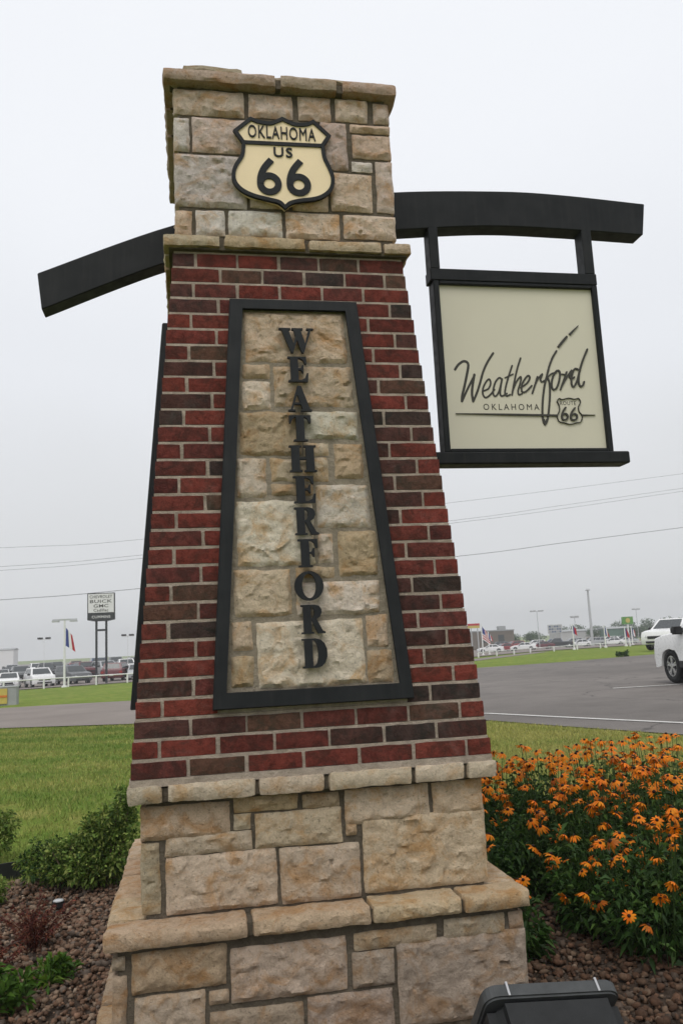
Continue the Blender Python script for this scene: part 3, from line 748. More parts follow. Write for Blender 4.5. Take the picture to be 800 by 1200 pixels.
# ledge over the bricks, stone cap, capping slabs
ledge([(-0.515, -0.289), (-0.272, 0.060), (0.073, 0.385), (0.397, 0.510)], 0.512, 3.066, 3.113, [(0.625, 0.500, 0.356), (0.575, 0.444, 0.300), (0.663, 0.537, 0.400)], 0.09, rnd=0.008, amp=0.004, bulge=0.002)
MB().box(-.494, .494, -.494, .494, 3.059, 3.10).build('ledge_bed', 'stone_mortar', MON)
tier('cap', CAP_STONES, 0.4640, 3.10, 3.815, STONE_TINTS, amp=0.008, bulge=0.009)
ledge([(-0.506, -0.036), (-0.014, 0.231), (0.254, 0.497)], 0.500, 3.813, 3.866, [(0.59, 0.459, 0.358), (0.538, 0.421, 0.33)], 0.20, rnd=0.010, amp=0.005, bulge=0.003, fine=0.004)
for (x0, x1, y0, z1) in ((-.43, -.17, -.470, 3.914), (-.155, .10, -.462, 3.900), (.115, .42, -.466, 3.896)):
    for yy in (0, .305, .61):
        SEED[0] += 1
        V, F = rough_box(x0, x1, y0 + yy, y0 + yy + .275, 3.855, z1 - .0 + random.uniform(-.004, .004), SEED[0], cell=0.03, rnd=0.02, amp=0.004, bulge=0.0, fine=0.006, wob=0.008)
        add_piece('crown_stone', V, F, jitter_tint((0.43, 0.35, 0.26)), 0, 'limestone', MON)
MB().box(-.46, .46, -.46, .46, 3.82, 3.858).build('mortar_core', 'stone_mortar', MON)
for (nm, mat), mb in REST.items():
    tag(mb.build(nm + 'work', mat, MON, smooth=(mat == 'limestone')), kind='stuff')

# the curved steel beam through the cap
def smooth_curve(P, n=8):
    o = []
    P = [Vector(p) for p in P]
    for i in range(len(P) - 1):
        p0, p1, p2, p3 = P[max(i - 1, 0)], P[i], P[i + 1], P[min(i + 2, len(P) - 1)]
        for k in range(n):
            t = k / n
            o.append(0.5 * ((2 * p1) + (p2 - p0) * t + (2 * p0 - 5 * p1 + 4 * p2 - p3) * t * t + (3 * p1 - p0 - 3 * p2 + p3) * t ** 3))
    o.append(P[-1]); return o
top = smooth_curve([(-1.075, 3.144), (-0.48, 3.402), (0.05, 3.545), (0.576, 3.626), (1.107, 3.661), (1.45, 3.661), (1.92, 3.635)])
bot = smooth_curve([(-1.055, 2.974), (-0.48, 3.228), (0.05, 3.365), (0.590, 3.428), (1.05, 3.470), (1.45, 3.472), (1.893, 3.461)])
V = []; F = []
for (a, b) in zip(top, bot):
    V += [(a.x, -.045, a.y), (b.x, -.045, b.y), (b.x, .055, b.y), (a.x, .055, a.y)]
for i in range(len(top) - 1):
    for q in range(4):
        a, b = i * 4 + q, i * 4 + (q + 1) % 4
        F.append((a, b, b + 4, a + 4))
F += [(0, 3, 2, 1), tuple(len(V) - 4 + q for q in range(4))]
me = fixn(mesh('curved_beam', V, F, 'charcoal_paint')); bevel(me, 0.004)
obj('curved_beam', me, MON)

# route shield on the cap
SH = [(-0.223, 3.600), (-0.148, 3.668), (-0.114, 3.655), (-0.068, 3.651), (-0.036, 3.664), (-0.013, 3.677), (0.010, 3.666), (0.043, 3.654), (0.087, 3.657), (0.121, 3.674), (0.195, 3.604), (0.164, 3.556), (0.168, 3.505), (0.190, 3.449), (0.201, 3.405), (0.191, 3.357), (0.160, 3.322), (0.115, 3.301), (0.05, 3.289), (0.012, 3.277), (-0.015, 3.254), (-0.045, 3.279), (-0.095, 3.290), (-0.150, 3.303), (-0.197, 3.326), (-0.227, 3.361), (-0.233, 3.404), (-0.221, 3.445), (-0.194, 3.493), (-0.187, 3.545)]
CORN = {0, 1, 9, 10, 11, 29, 20, 5}
def round_loop(P, corners, n=4):
    o = []; N = len(P)
    for i in range(N):
        p0, p1, p2, p3 = (Vector(P[(i + d) % N]) for d in (-1, 0, 1, 2))
        if i in corners: p0 = p1
        if (i + 1) % N in corners: p3 = p2
        for k in range(n):
            t = k / n
            o.append(tuple(0.5 * ((2 * p1) + (p2 - p0) * t + (2 * p0 - 5 * p1 + 4 * p2 - p3) * t * t + (3 * p1 - p0 - 3 * p2 + p3) * t ** 3)))
    return o
def offset_loop(P, d):
    N = len(P); o = []
    area = sum(P[i][0] * P[(i + 1) % N][1] - P[(i + 1) % N][0] * P[i][1] for i in range(N))
    s = 1 if area > 0 else -1
    for i in range(N):
        a, b, c = (Vector(P[(i + k) % N]) for k in (-1, 0, 1))
        e1 = (b - a).normalized(); e2 = (c - b).normalized()
        n1 = Vector((-e1.y, e1.x)) * s; n2 = Vector((-e2.y, e2.x)) * s
        m = (n1 + n2); l = m.length
        m = m / l if l > 1e-6 else n1
        o.append(tuple(b + m * d / max(0.5, m.dot(n1))))
    return o
SHL = round_loop(SH, CORN)
INL = round_loop(offset_loop(SH, 0.0155), CORN)
V, F = solid_outline([round_loop(offset_loop(SH, 0.006), CORN)], -0.4870, -0.455)
badge = obj('shield_badge', fixn(mesh('shield_badge', V, F, 'cream_paint')), MON)
badge['label'] = 'cream route 66 shield with raised dark border and lettering'
V, F = solid_outline([SHL, INL], -0.4935, -0.478)
obj('shield_border', fixn(mesh('shield_border', V, F, 'charcoal_paint')), badge)
mb = MB(); mb.prism([(-.184, 3.541), (.158, 3.547), (.158, 3.563), (-.184, 3.557)], -0.4925, -0.470); mb.build('shield_bar', 'charcoal_paint', badge)
def text_mesh(body, x0, x1, z0, z1, y, ext, mat, name, space=1.0, thick=0.0):
    cu = bpy.data.curves.new('tmp', 'FONT'); cu.body = body; cu.size = 1.0; cu.space_character = space; cu.offset = thick; cu.resolution_u = 3
    to = bpy.data.objects.new('tmp', cu); COL.objects.link(to)
    dg = bpy.context.evaluated_depsgraph_get(); dg.update()
    me = bpy.data.meshes.new_from_object(to.evaluated_get(dg))
    bpy.data.objects.remove(to); bpy.data.curves.remove(cu)
    co = np.array([v.co for v in me.vertices]); mn, mxx = co.min(0), co.max(0)
    V = [(x0 + (c[0] - mn[0]) / (mxx[0] - mn[0]) * (x1 - x0), y, z0 + (c[1] - mn[1]) / (mxx[1] - mn[1]) * (z1 - z0)) for c in co]
    F = [tuple(p.vertices) for p in me.polygons]
    bpy.data.meshes.remove(me)
    m2 = mesh(name, V, F, mat)
    bm = bmesh.new(); bm.from_mesh(m2)
    bmesh.ops.remove_doubles(bm, verts=bm.verts, dist=1e-6)
    bmesh.ops.recalc_face_normals(bm, faces=bm.faces)
    g = bmesh.ops.extrude_face_region(bm, geom=list(bm.faces))
    for v in [e for e in g['geom'] if isinstance(e, bmesh.types.BMVert)]: v.co.y -= ext
    bmesh.ops.recalc_face_normals(bm, faces=bm.faces); bm.to_mesh(m2); bm.free()
    return m2
obj('shield_text', text_mesh('OKLAHOMA', -.160, .127, 3.574, 3.632, -0.4865, 0.0055, 'charcoal_paint', 'shield_text', 1.1, 0.0), badge)['label'] = 'raised word OKLAHOMA'
obj('shield_text', text_mesh('US', -.055, .025, 3.491, 3.536, -0.4865, 0.0055, 'charcoal_paint', 'shield_text', 1.15, 0.012), badge)['label'] = 'raised letters US'
def stroke(mb, pts, w, y0, y1, taper=None, n=6, drift=0.00006):
    C = smooth_curve([tuple(p) for p in pts], n) if len(pts) > 2 else [Vector(p) for p in pts]
    N = len(C); L = []; R = []
    for i, p in enumerate(C):
        d = (C[min(i + 1, N - 1)] - C[max(i - 1, 0)])
        d = d.normalized() if d.length > 1e-9 else Vector((1, 0))
        hw = w / 2 * (taper(i / (N - 1)) if taper else 1)
        nn = Vector((-d.y, d.x)) * hw
        L.append(p + nn); R.append(p - nn)
    V = []; F = []
    for i, (a, b) in enumerate(zip(L, R)):
        yy = y0 - drift * i / N
        V += [(a.x, yy, a.y), (b.x, yy, b.y), (b.x, y1, b.y), (a.x, y1, a.y)]
    for i in range(N - 1):
        for q in range(4):
            a, b = i * 4 + q, i * 4 + (q + 1) % 4
            F.append((a, b, b + 4, a + 4))
    F += [(0, 3, 2, 1), tuple(len(V) - 4 + q for q in range(4))]
    mb.add(V, F)
    if not taper:      # round ends
        for c in (C[0], C[-1]):
            ring = [(c.x + w / 2 * math.cos(a), c.y + w / 2 * math.sin(a)) for a in [2 * math.pi * i / 10 for i in range(10)]]
            y0 -= 0.00007; V, F = solid_outline([ring], y0, y1); mb.add(V, F)
for dx, dz in ((0, 0), (.124, .002)):
    mb = MB(); cx, cz, r = -.0775 + dx, 3.366 + dz, .0375
    pts = [(-.066 + dx, 3.476 + dz), (-.096 + dx, 3.438 + dz), (-.112 + dx, 3.400 + dz)] + [(cx + r * math.cos(a), cz + r * 0.98 * math.sin(a)) for a in [math.pi + 2 * math.pi * i / 12 for i in range(13)]]
    stroke(mb, pts, 0.028, -0.4915, -0.484, taper=lambda t: 1.0, drift=0.0012)
    mb.build('shield_numeral', 'charcoal_paint', badge)['label'] = 'raised numeral 6'

# ------------------------------------------------------------------ hanging sign
SGN = tag(empty('hanging_sign', (1.18, 0, 2.27)), 'cream sign panel in a dark frame hanging under the curved beam', 'sign')
def hs(mb, name, mat, bev=0.003):
    me = mb.me(name, mat); bevel(me, bev)
    for v in me.vertices: v.co -= Vector((1.18, 0, 2.27))
    return obj(name, me, SGN)
Y0, Y1 = -.045, .035
for xa, xb, top_z in ((.742, .790, 3.455), (1.550, 1.603, 3.476)):
    hs(MB().box(xa, xb, Y0, Y1, 3.236, top_z), 'hanger_bar', 'charcoal_paint')
hs(MB().box(.738, 1.607, Y0 - .003, Y1 + .003, 3.176, 3.235), 'cross_bar', 'charcoal_paint')
hs(MB().box(.750, .779, Y0, Y1, 2.318, 3.175), 'frame_stile', 'charcoal_paint')
hs(MB().box(1.579, 1.606, Y0, Y1, 2.318, 3.175), 'frame_stile', 'charcoal_paint')
hs(MB().box(.780, 1.578, Y0, Y1, 3.158, 3.175), 'frame_rail', 'charcoal_paint')
hs(MB().box(.780, 1.578, Y0, Y1, 2.318, 2.335), 'frame_rail', 'charcoal_paint')
hs(MB().box(.500, 1.682, Y0 - .012, Y1 + .012, 2.258, 2.317), 'bottom_bar', 'charcoal_paint', 0.006)
panel = hs(MB().box(.775, 1.583, -.024, .014, 2.330, 3.163), 'sign_panel', 'sign_face', 0.001)
ink = MB(); YF = -.0245
lay = 0
for t, w, pts in SCRIPT:
    lay += 1
    y0 = YF - 0.0003 - lay * 0.00022
    if t == 'D': tp = (lambda u: 1.0 - 0.75 * u) if pts[0][0] > 1.41 else (lambda u: 0.85 + 0.15 * math.sin(math.pi * u))
    elif t == 'L': tp = lambda u: 0.2 + 0.8 * min(1, u * 1.6)
    elif t == 'M': tp = lambda u: 1.0 - 0.8 * u
    else: tp = None
    stroke(ink, pts, w, y0, YF + 0.001, tp)
me = fixn(ink.me('script_lettering', 'sign_ink'))
for v in me.vertices: v.co -= Vector((1.18, 0, 2.27))
obj('script_lettering', me, panel)['label'] = 'dark script word Weatherford over a line with a small route 66 shield'
for body, a, b, c, d, sp, th in (('OKLAHOMA', .963, 1.248, 2.5295, 2.560, 1.45, 0.0), ('ROUTE', 1.357, 1.441, 2.556, 2.575, 1.1, -0.004)):
    me = text_mesh(body, a, b, c, d, YF + 0.0005, 0.0010, 'sign_ink', 'sign_text', sp, th)
    for v in me.vertices: v.co -= Vector((1.18, 0, 2.27))
    obj('sign_text', me, panel)['label'] = 'printed word ' + body
# ------------------------------------------------------------------ floodlight at the foot of the sign
FL = tag(empty('floodlight', (0.585, -1.10, 0.0)), 'dark grey ground floodlight tilted up towards the base of the pillar', 'floodlight')
def fl_part(name, mb, mat, bev, parent=FL, tilt_x=0.0, seg=2):
    me = mb.me(name, mat); bevel(me, bev, seg)
    M_ = Matrix.Translation((0.0, 0.0, 0.285)) @ Matrix.Rotation(math.radians(4), 4, 'Y') @ Matrix.Rotation(math.radians(tilt_x), 4, 'X')
    me.transform(M_)
    return obj(name, me, parent)
# local axes of the head: x across, z away from the lens back, lens looks to +Y/+Z after the tilt
def frustum(x0, x1, ya, yb, xa, xb, yc, yd, z0, z1):
    m = MB(); m.add([(x0, ya, z0), (x1, ya, z0), (x1, yb, z0), (x0, yb, z0), (xa, yc, z1), (xb, yc, z1), (xb, yd, z1), (xa, yd, z1)],
                    [(3, 2, 1, 0), (4, 5, 6, 7), (0, 1, 5, 4), (1, 2, 6, 5), (2, 3, 7, 6), (3, 0, 4, 7)]); return m
TX = -52
head = fl_part('housing', frustum(-.203, .203, -.148, .10, -.2045, .2045, -.1515, .1515, -.20, 0.034), 'floodlight_metal', 0.045, tilt_x=TX, seg=3)
def rounded_slab(hx, hy, r, z0, z1):
    P = []
    for cx_, cy_, a0 in ((hx - r, hy - r, 0), (-hx + r, hy - r, 90), (-hx + r, -hy + r, 180), (hx - r, -hy + r, 270)):
        for k in range(6):
            a = math.radians(a0 + 18 * k); P.append((cx_ + r * math.cos(a), cy_ + r * math.sin(a)))
    n = len(P); m = MB()
    m.add([(x, y_, z0) for x, y_ in P] + [(x, y_, z1) for x, y_ in P], [tuple(range(n - 1, -1, -1)), tuple(range(n, 2 * n))] + [(i, (i + 1) % n, (i + 1) % n + n, i + n) for i in range(n)])
    return m
fl_part('lens_door', rounded_slab(.212, .157, .045, 0.001, 0.044), 'floodlight_door', 0.006, tilt_x=TX)
fl_part('glass_lens', MB().box(-.175, .175, -.12, .12, 0.040, 0.0445), 'car_glass', 0.001, tilt_x=TX, seg=1)
for x in (-.14, .14):
    for s in (1, -1):
        c = MB(); c.box(x - .0035, x + .0035, s * .1580 - .0022, s * .1580 + .0022, 0.006, 0.0475)
        c.box(x - .0035, x + .0035, min(s * .1555, s * .140), max(s * .1555, s * .140), 0.0443, 0.0477)
        fl_part('door_clip', c, 'steel_clip', 0.0008, tilt_x=TX, seg=1)
y = MB(); y.box(-.235, -.225, -.02, .02, .06, .24); y.box(.225, .235, -.02, .02, .06, .24); y.box(-.235, .235, -.021, .021, .05, .06)
y.build('yoke', 'floodlight_metal', FL)
MB().tube([(0, 0, -.1), (0, 0, .052)], .022, 10).build('mounting_post', 'floodlight_metal', FL)

# ------------------------------------------------------------------ stones of the bed
def ico():
    t = (1 + 5 ** .5) / 2
    V = np.array([(-1, t, 0), (1, t, 0), (-1, -t, 0), (1, -t, 0), (0, -1, t), (0, 1, t), (0, -1, -t), (0, 1, -t), (t, 0, -1), (t, 0, 1), (-t, 0, -1), (-t, 0, 1)], float)
    V /= np.linalg.norm(V[0])
    F = np.array([(0, 11, 5), (0, 5, 1), (0, 1, 7), (0, 7, 10), (0, 10, 11), (1, 5, 9), (5, 11, 4), (11, 10, 2), (10, 7, 6), (7, 1, 8), (3, 9, 4), (3, 4, 2), (3, 2, 6), (3, 6, 8), (3, 8, 9), (4, 9, 5), (2, 4, 11), (6, 2, 10), (8, 6, 7), (9, 8, 1)])
    return V, F
def pebbles(n, region, rmin, rmax):
    IV, IF = ico()
    P = []
    while len(P) < n:
        x, y_ = region()
        if abs(x) < .80 and abs(y_) < .80: continue
        P.append((x, y_))
    P = np.array(P)
    S = (rmin + (rmax * 1.08 - rmin) * RNG.uniform(0, 1, (n, 1)) ** 1.7) * RNG.uniform(0.65, 1.25, (n, 3)); S[:, 2] *= 0.75
    A = RNG.uniform(0, 2 * np.pi, n); B = RNG.uniform(-.5, .5, n)
    V = IV[None] * (1 + RNG.uniform(-.34, .34, (n, 12, 1))) * S[:, None, :]
    x, y_, z = V[..., 0].copy(), V[..., 1].copy(), V[..., 2].copy()
    z2 = z * np.cos(B)[:, None] - x * np.sin(B)[:, None]; x2 = x * np.cos(B)[:, None] + z * np.sin(B)[:, None]
    X = x2 * np.cos(A)[:, None] - y_ * np.sin(A)[:, None] + P[:, :1]
    Y = x2 * np.sin(A)[:, None] + y_ * np.cos(A)[:, None] + P[:, 1:]
    Z = z2 + RNG.uniform(0.003, 0.03, (n, 1))
    pal = np.array([(0.30, 0.215, 0.15), (0.26, 0.165, 0.11), (0.35, 0.275, 0.20), (0.20, 0.17, 0.14), (0.42, 0.35, 0.27), (0.21, 0.135, 0.09), (0.13, 0.11, 0.09)])
    T = pal[RNG.choice(7, n, p=[.22, .24, .12, .13, .03, .18, .08])] * RNG.uniform(.34, .70, (n, 1)) * np.array([1.06, .97, .95])
    F = (IF[None] + (np.arange(n) * 12)[:, None, None]).reshape(-1, 3)
    return np.stack([X, Y, Z], -1).reshape(-1, 3), F, np.repeat(T, 12, 0)
VV, FF, TT = [], [], []; base = 0
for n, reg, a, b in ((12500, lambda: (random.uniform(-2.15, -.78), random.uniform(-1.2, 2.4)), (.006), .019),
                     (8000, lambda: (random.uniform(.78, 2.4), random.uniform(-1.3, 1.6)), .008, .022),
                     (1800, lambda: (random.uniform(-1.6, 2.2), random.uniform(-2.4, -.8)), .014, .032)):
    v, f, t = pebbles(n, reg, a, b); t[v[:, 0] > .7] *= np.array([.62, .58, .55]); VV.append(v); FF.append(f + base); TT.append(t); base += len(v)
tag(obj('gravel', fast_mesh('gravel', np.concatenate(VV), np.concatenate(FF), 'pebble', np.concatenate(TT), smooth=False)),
    'reddish brown river gravel spread over the bed round the pillar', 'gravel', kind='stuff')

# ------------------------------------------------------------------ foliage helpers
def leaf_cloud(C, N, L, W, tint, fold=0.25, droop=0.3):
    """C centres, N directions the leaves point in; returns folded four-point leaves"""
    n = len(C)
    D = N / np.maximum(1e-6, np.linalg.norm(N, axis=1, keepdims=True))
    ref = RNG.normal(size=(n, 3)); S = np.cross(D, ref); S /= np.maximum(1e-6, np.linalg.norm(S, axis=1, keepdims=True))
    U = np.cross(S, D)
    L = np.asarray(L).reshape(-1, 1) * np.ones((n, 1)); W = np.asarray(W).reshape(-1, 1) * np.ones((n, 1))
    a = C; b = C + D * L * .5 + S * W * .5 + U * W * fold; c = C + D * L - np.array([0, 0, 1.]) * L * droop; d = C + D * L * .5 - S * W * .5 + U * W * fold
    V = np.stack([a, b, c, d], 1).reshape(-1, 3)
    i = np.arange(n) * 4
    F = np.concatenate([np.stack([i, i + 1, i + 2], 1), np.stack([i, i + 2, i + 3], 1)])
    return V, F, np.repeat(tint, 4, 0)
def in_blob(n, blobs):
    """points in a union of ellipsoids, denser near the shell"""
    w = np.array([b[3] * b[4] * b[5] for b in blobs]) ** .67; w /= w.sum()
    k = RNG.choice(len(blobs), n, p=w)
    B = np.array(blobs)[k]
    d = RNG.normal(size=(n, 3)); d /= np.linalg.norm(d, axis=1, keepdims=True)
    r = RNG.uniform(0.25, 1.0, (n, 1)) ** .5 * RNG.uniform(.82, 1.12, (n, 1))
    P = B[:, :3] + d * r * B[:, 3:6]
    return P, d
def shrub(name, loc, blobs, nleaf, L, pal, label, cat, group=None, stems=7, up=0.35, leafmat='leaf', w=.5):
    root = tag(empty(name, loc), label, cat, group)
    q_ = random.Random(nleaf)
    extra = []
    for b in blobs:
        for _ in range(9):
            a = q_.uniform(0, 6.283); e = q_.uniform(-.2, 1.3); f = q_.uniform(.8, 1.15)
            extra.append((b[0] + math.cos(a) * math.cos(e) * b[3] * f, b[1] + math.sin(a) * math.cos(e) * b[4] * f, b[2] + math.sin(e) * b[5] * f, b[3] * q_.uniform(.14, .28), b[4] * q_.uniform(.14, .28), b[5] * q_.uniform(.2, .42)))
    blobs = [tuple(b[:3]) + tuple(v * .78 for v in b[3:]) for b in blobs] + extra
    P, d = in_blob(nleaf, blobs)
    keep = P[:, 2] > 0.015
    P, d = P[keep], d[keep]; n = len(P)
    pal = np.array(pal); T = pal[RNG.integers(0, len(pal), n)] * RNG.uniform(.7, 1.3, (n, 1))
    Ls = RNG.uniform(.6, 1.3, n) * L
    V, F, TT_ = leaf_cloud(P, d + RNG.normal(scale=.6, size=(n, 3)) + np.array([0, 0, up]), Ls, Ls * w, T)
    tag(obj('foliage', fast_mesh('foliage', V, F, leafmat, TT_), root), kind='stuff')
    mb = MB()
    for i in range(stems):
        b = random.choice(blobs); q = Vector(b[:3]) + Vector((random.uniform(-.7, .7) * b[3], random.uniform(-.7, .7) * b[4], random.uniform(0, .8) * b[5]))
        r0 = Vector((q.x * .4 + random.uniform(-.03, .03), q.y * .4 + random.uniform(-.03, .03), -.02))
        m = (r0 + q) / 2 + Vector((random.uniform(-.03, .03), random.uniform(-.03, .03), .02))
        mb.tube([r0, m, q], [.006, .0045, .002], 5)
    mb.build('stem', 'bark', root)
    return root
GREENS_ = [(0.035, 0.085, 0.014), (0.05, 0.115, 0.018), (0.075, 0.15, 0.025), (0.11, 0.18, 0.035), (0.03, 0.065, 0.016)]
GREENS = [(0.085, 0.15, 0.024), (0.125, 0.20, 0.036), (0.18, 0.255, 0.052), (0.27, 0.32, 0.085), (0.06, 0.11, 0.02)]
DEEP = [(0.022, 0.050, 0.012), (0.03, 0.07, 0.015), (0.04, 0.09, 0.018), (0.06, 0.115, 0.022)]

# shrubs on the left of the pillar
shrub('green_shrub', (-1.02, 2.05, 0), [(0.04, 0, .22, .26, .24, .22), (0.13, .02, .42, .12, .13, .18), (-.08, -.02, .16, .22, .2, .16), (.0, 0, .34, .12, .12, .12)], 7500, .032, GREENS,
      'bushy green shrub with an upright tip beside the pillar', 'shrub', 'shrubs left of the pillar', 12)
shrub('green_shrub', (-1.28, 2.22, 0), [(0, 0, .14, .24, .22, .16), (-.12, .02, .20, .12, .12, .10), (.12, -.04, .14, .16, .14, .12)], 5200, .03, GREENS[:4] + DEEP[:2],
      'low spreading green shrub with a ragged top on the gravel', 'shrub', 'shrubs left of the pillar', 8)
shrub('green_shrub', (-1.86, 3.00, 0.02), [(0, 0, .16, .18, .16, .14), (.06, .03, .24, .08, .08, .09), (-.12, 0, .14, .12, .12, .14)], 3200, .03, GREENS[1:],
      'small light green shrub at the left edge by the black edging', 'shrub', 'shrubs left of the pillar', 6)
shrub('green_shrub', (-1.70, 1.82, 0), [(0, 0, .08, .14, .14, .10), (-.1, .05, .12, .1, .1, .10)], 1900, .034, GREENS[1:4],
      'pale leafy shrub at the left edge in front of the black edging', 'shrub', 'shrubs left of the pillar', 5)
# dry reddish plant and weeds at the lower left
def dry_plant(loc, n, h, r, label):
    root = tag(empty('dry_plant', loc), label, 'plant')
    mb = MB(); P = []; D = []
    for i in range(n):
        a = random.uniform(0, 6.28); l = random.uniform(.5, 1) * h; lean = random.uniform(.1, 1) * r
        p0 = Vector((random.uniform(-.05, .05), random.uniform(-.05, .05), 0)); p2 = Vector((math.cos(a) * lean, math.sin(a) * lean, l)); p1 = (p0 + p2) / 2 + Vector((0, 0, l * .12))
        mb.tube([p0, p1, p2], [.003, .0022, .001], 4, t=(0.09, 0.03, 0.022))
        for k in range(34):
            u = random.uniform(.25, 1); q = p0.lerp(p2, u) + Vector((0, 0, l * .12 * math.sin(u * 3.1)))
            P.append(q); D.append((math.cos(a) + random.uniform(-1, 1), math.sin(a) + random.uniform(-1, 1), random.uniform(-.3, .8)))
    mb.build('stem', 'pebble', root)
    P = np.array(P); n2 = len(P)
    T = np.array([(0.12, 0.026, 0.02), (0.18, 0.05, 0.03), (0.08, 0.026, 0.02), (0.17, 0.07, 0.035)])[RNG.integers(0, 4, n2)] * RNG.uniform(.7, 1.2, (n2, 1))
    V, F, T = leaf_cloud(P, np.array(D), RNG.uniform(.014, .03, n2), .008, T)
    tag(obj('foliage', fast_mesh('foliage', V, F, 'leaf', T), root), kind='stuff')
dry_plant((-1.25, 1.02, 0), 40, .26, .24, 'dry reddish brown plant with thin stems standing on the gravel')
dry_plant((-1.42, .66, 0), 26, .20, .20, 'smaller dry reddish plant behind the green weed clump')
shrub('weed_clump', (-1.26, .24, 0), [(0, 0, .07, .12, .12, .09), (-.06, .05, .12, .07, .07, .09)], 900, .055, [(0.05, 0.11, 0.013), (0.075, 0.15, 0.018), (0.04, 0.09, 0.013)],
      'bright green weed clump in the lower left corner', 'weed', 'weeds in the gravel', 5, 0.9, w=.3)
shrub('weed_clump', (-1.10, .52, 0), [(0, 0, .045, .10, .08, .06), (.06, .02, .05, .05, .05, .05)], 420, .05, [(0.06, 0.14, 0.015), (0.10, 0.17, 0.02), (0.05, 0.11, 0.015)],
      'low bright green weed clump beside the dry reddish plant', 'weed', 'weeds in the gravel', 4, 0.9, w=.3)
# black lawn edging and the little path light
ed = MB()
for (a, b) in zip([(-3.2, 2.30), (-2.3, 2.38), (-1.85, 2.44), (-1.62, 2.52)], [(-2.3, 2.38), (-1.85, 2.44), (-1.62, 2.52), (-1.40, 2.66)]):
    ed.add([(a[0], a[1], -.05), (b[0], b[1], -.05), (b[0], b[1] + .012, -.05), (a[0], a[1] + .012, -.05), (a[0], a[1], .115), (b[0], b[1], .115), (b[0], b[1] + .012, .115), (a[0], a[1] + .012, .115)],
           [(0, 1, 5, 4), (1, 2, 6, 5), (2, 3, 7, 6), (3, 0, 4, 7), (4, 5, 6, 7)])
tag(ed.build('lawn_edging', 'edging_black'), 'black plastic lawn edging standing up along the bed at left', 'edging')
pl = tag(empty('path_light', (-1.22, 1.66, 0)), 'tiny black path light with a pale cap on the gravel', 'light')
MB().tube([(0, 0, -.02), (0, 0, .03), (0, 0, .032), (0, 0, .062)], [.012, .012, .034, .036], 14).build('lamp_body', 'black_plastic', pl)
MB().tube([(0, 0, .0625), (0, 0, .068), (0, 0, .072)], [.030, .028, .012], 14).build('lamp_cap', 'lamp_lens', pl)

# ------------------------------------------------------------------ black-eyed susans
def head_mesh(seed):
    r = random.Random(seed); n = r.choice((11, 12, 13)); V = []; F = []; T = []
    for i in range(n):
        a = 2 * math.pi * i / n + r.uniform(-.1, .1); L = r.uniform(.027, .033); w = r.uniform(.0052, .0066); dr = r.uniform(.1, .6) if seed % 3 else r.uniform(.6, 1.3)
        c, s = math.cos(a), math.sin(a)
        tint = (r.uniform(.60, .76), r.uniform(.15, .235), .004) if seed < 6 else (r.uniform(.34, .5), r.uniform(.09, .14), .008)
        b = len(V)
        for (u, hw) in ((.006, .45), (.45, 1.0), (.85, .8), (1.0, .1)):
            x = .006 + (L) * u; z = .002 - dr * L * u * u
            for sg in (1, -1):
                V.append((c * x - s * hw * w * sg, s * x + c * hw * w * sg, z + (.0012 if sg > 0 else -.0012))); T.append(tint)
        for k in range(3): F.append((b + 2 * k, b + 2 * k + 1, b + 2 * k + 3, b + 2 * k + 2))
    rings = [(.0085, 0), (.0095, .005), (.0075, .010), (.003, .0125)]
    b = len(V); m = 8
    for rad, z in rings:
        for k in range(m):
            an = 2 * math.pi * k / m; V.append((rad * math.cos(an), rad * math.sin(an), z)); T.append((.022, .010, .007))
    for q in range(3):
        for k in range(m): F.append((b + q * m + k, b + q * m + (k + 1) % m, b + (q + 1) * m + (k + 1) % m, b + (q + 1) * m + k))
    F.append(tuple(b + 3 * m + k for k in range(m)))
    return mesh('flower_head', V, F, 'petal', T)
HEADS = [head_mesh(i) for i in range(7)]
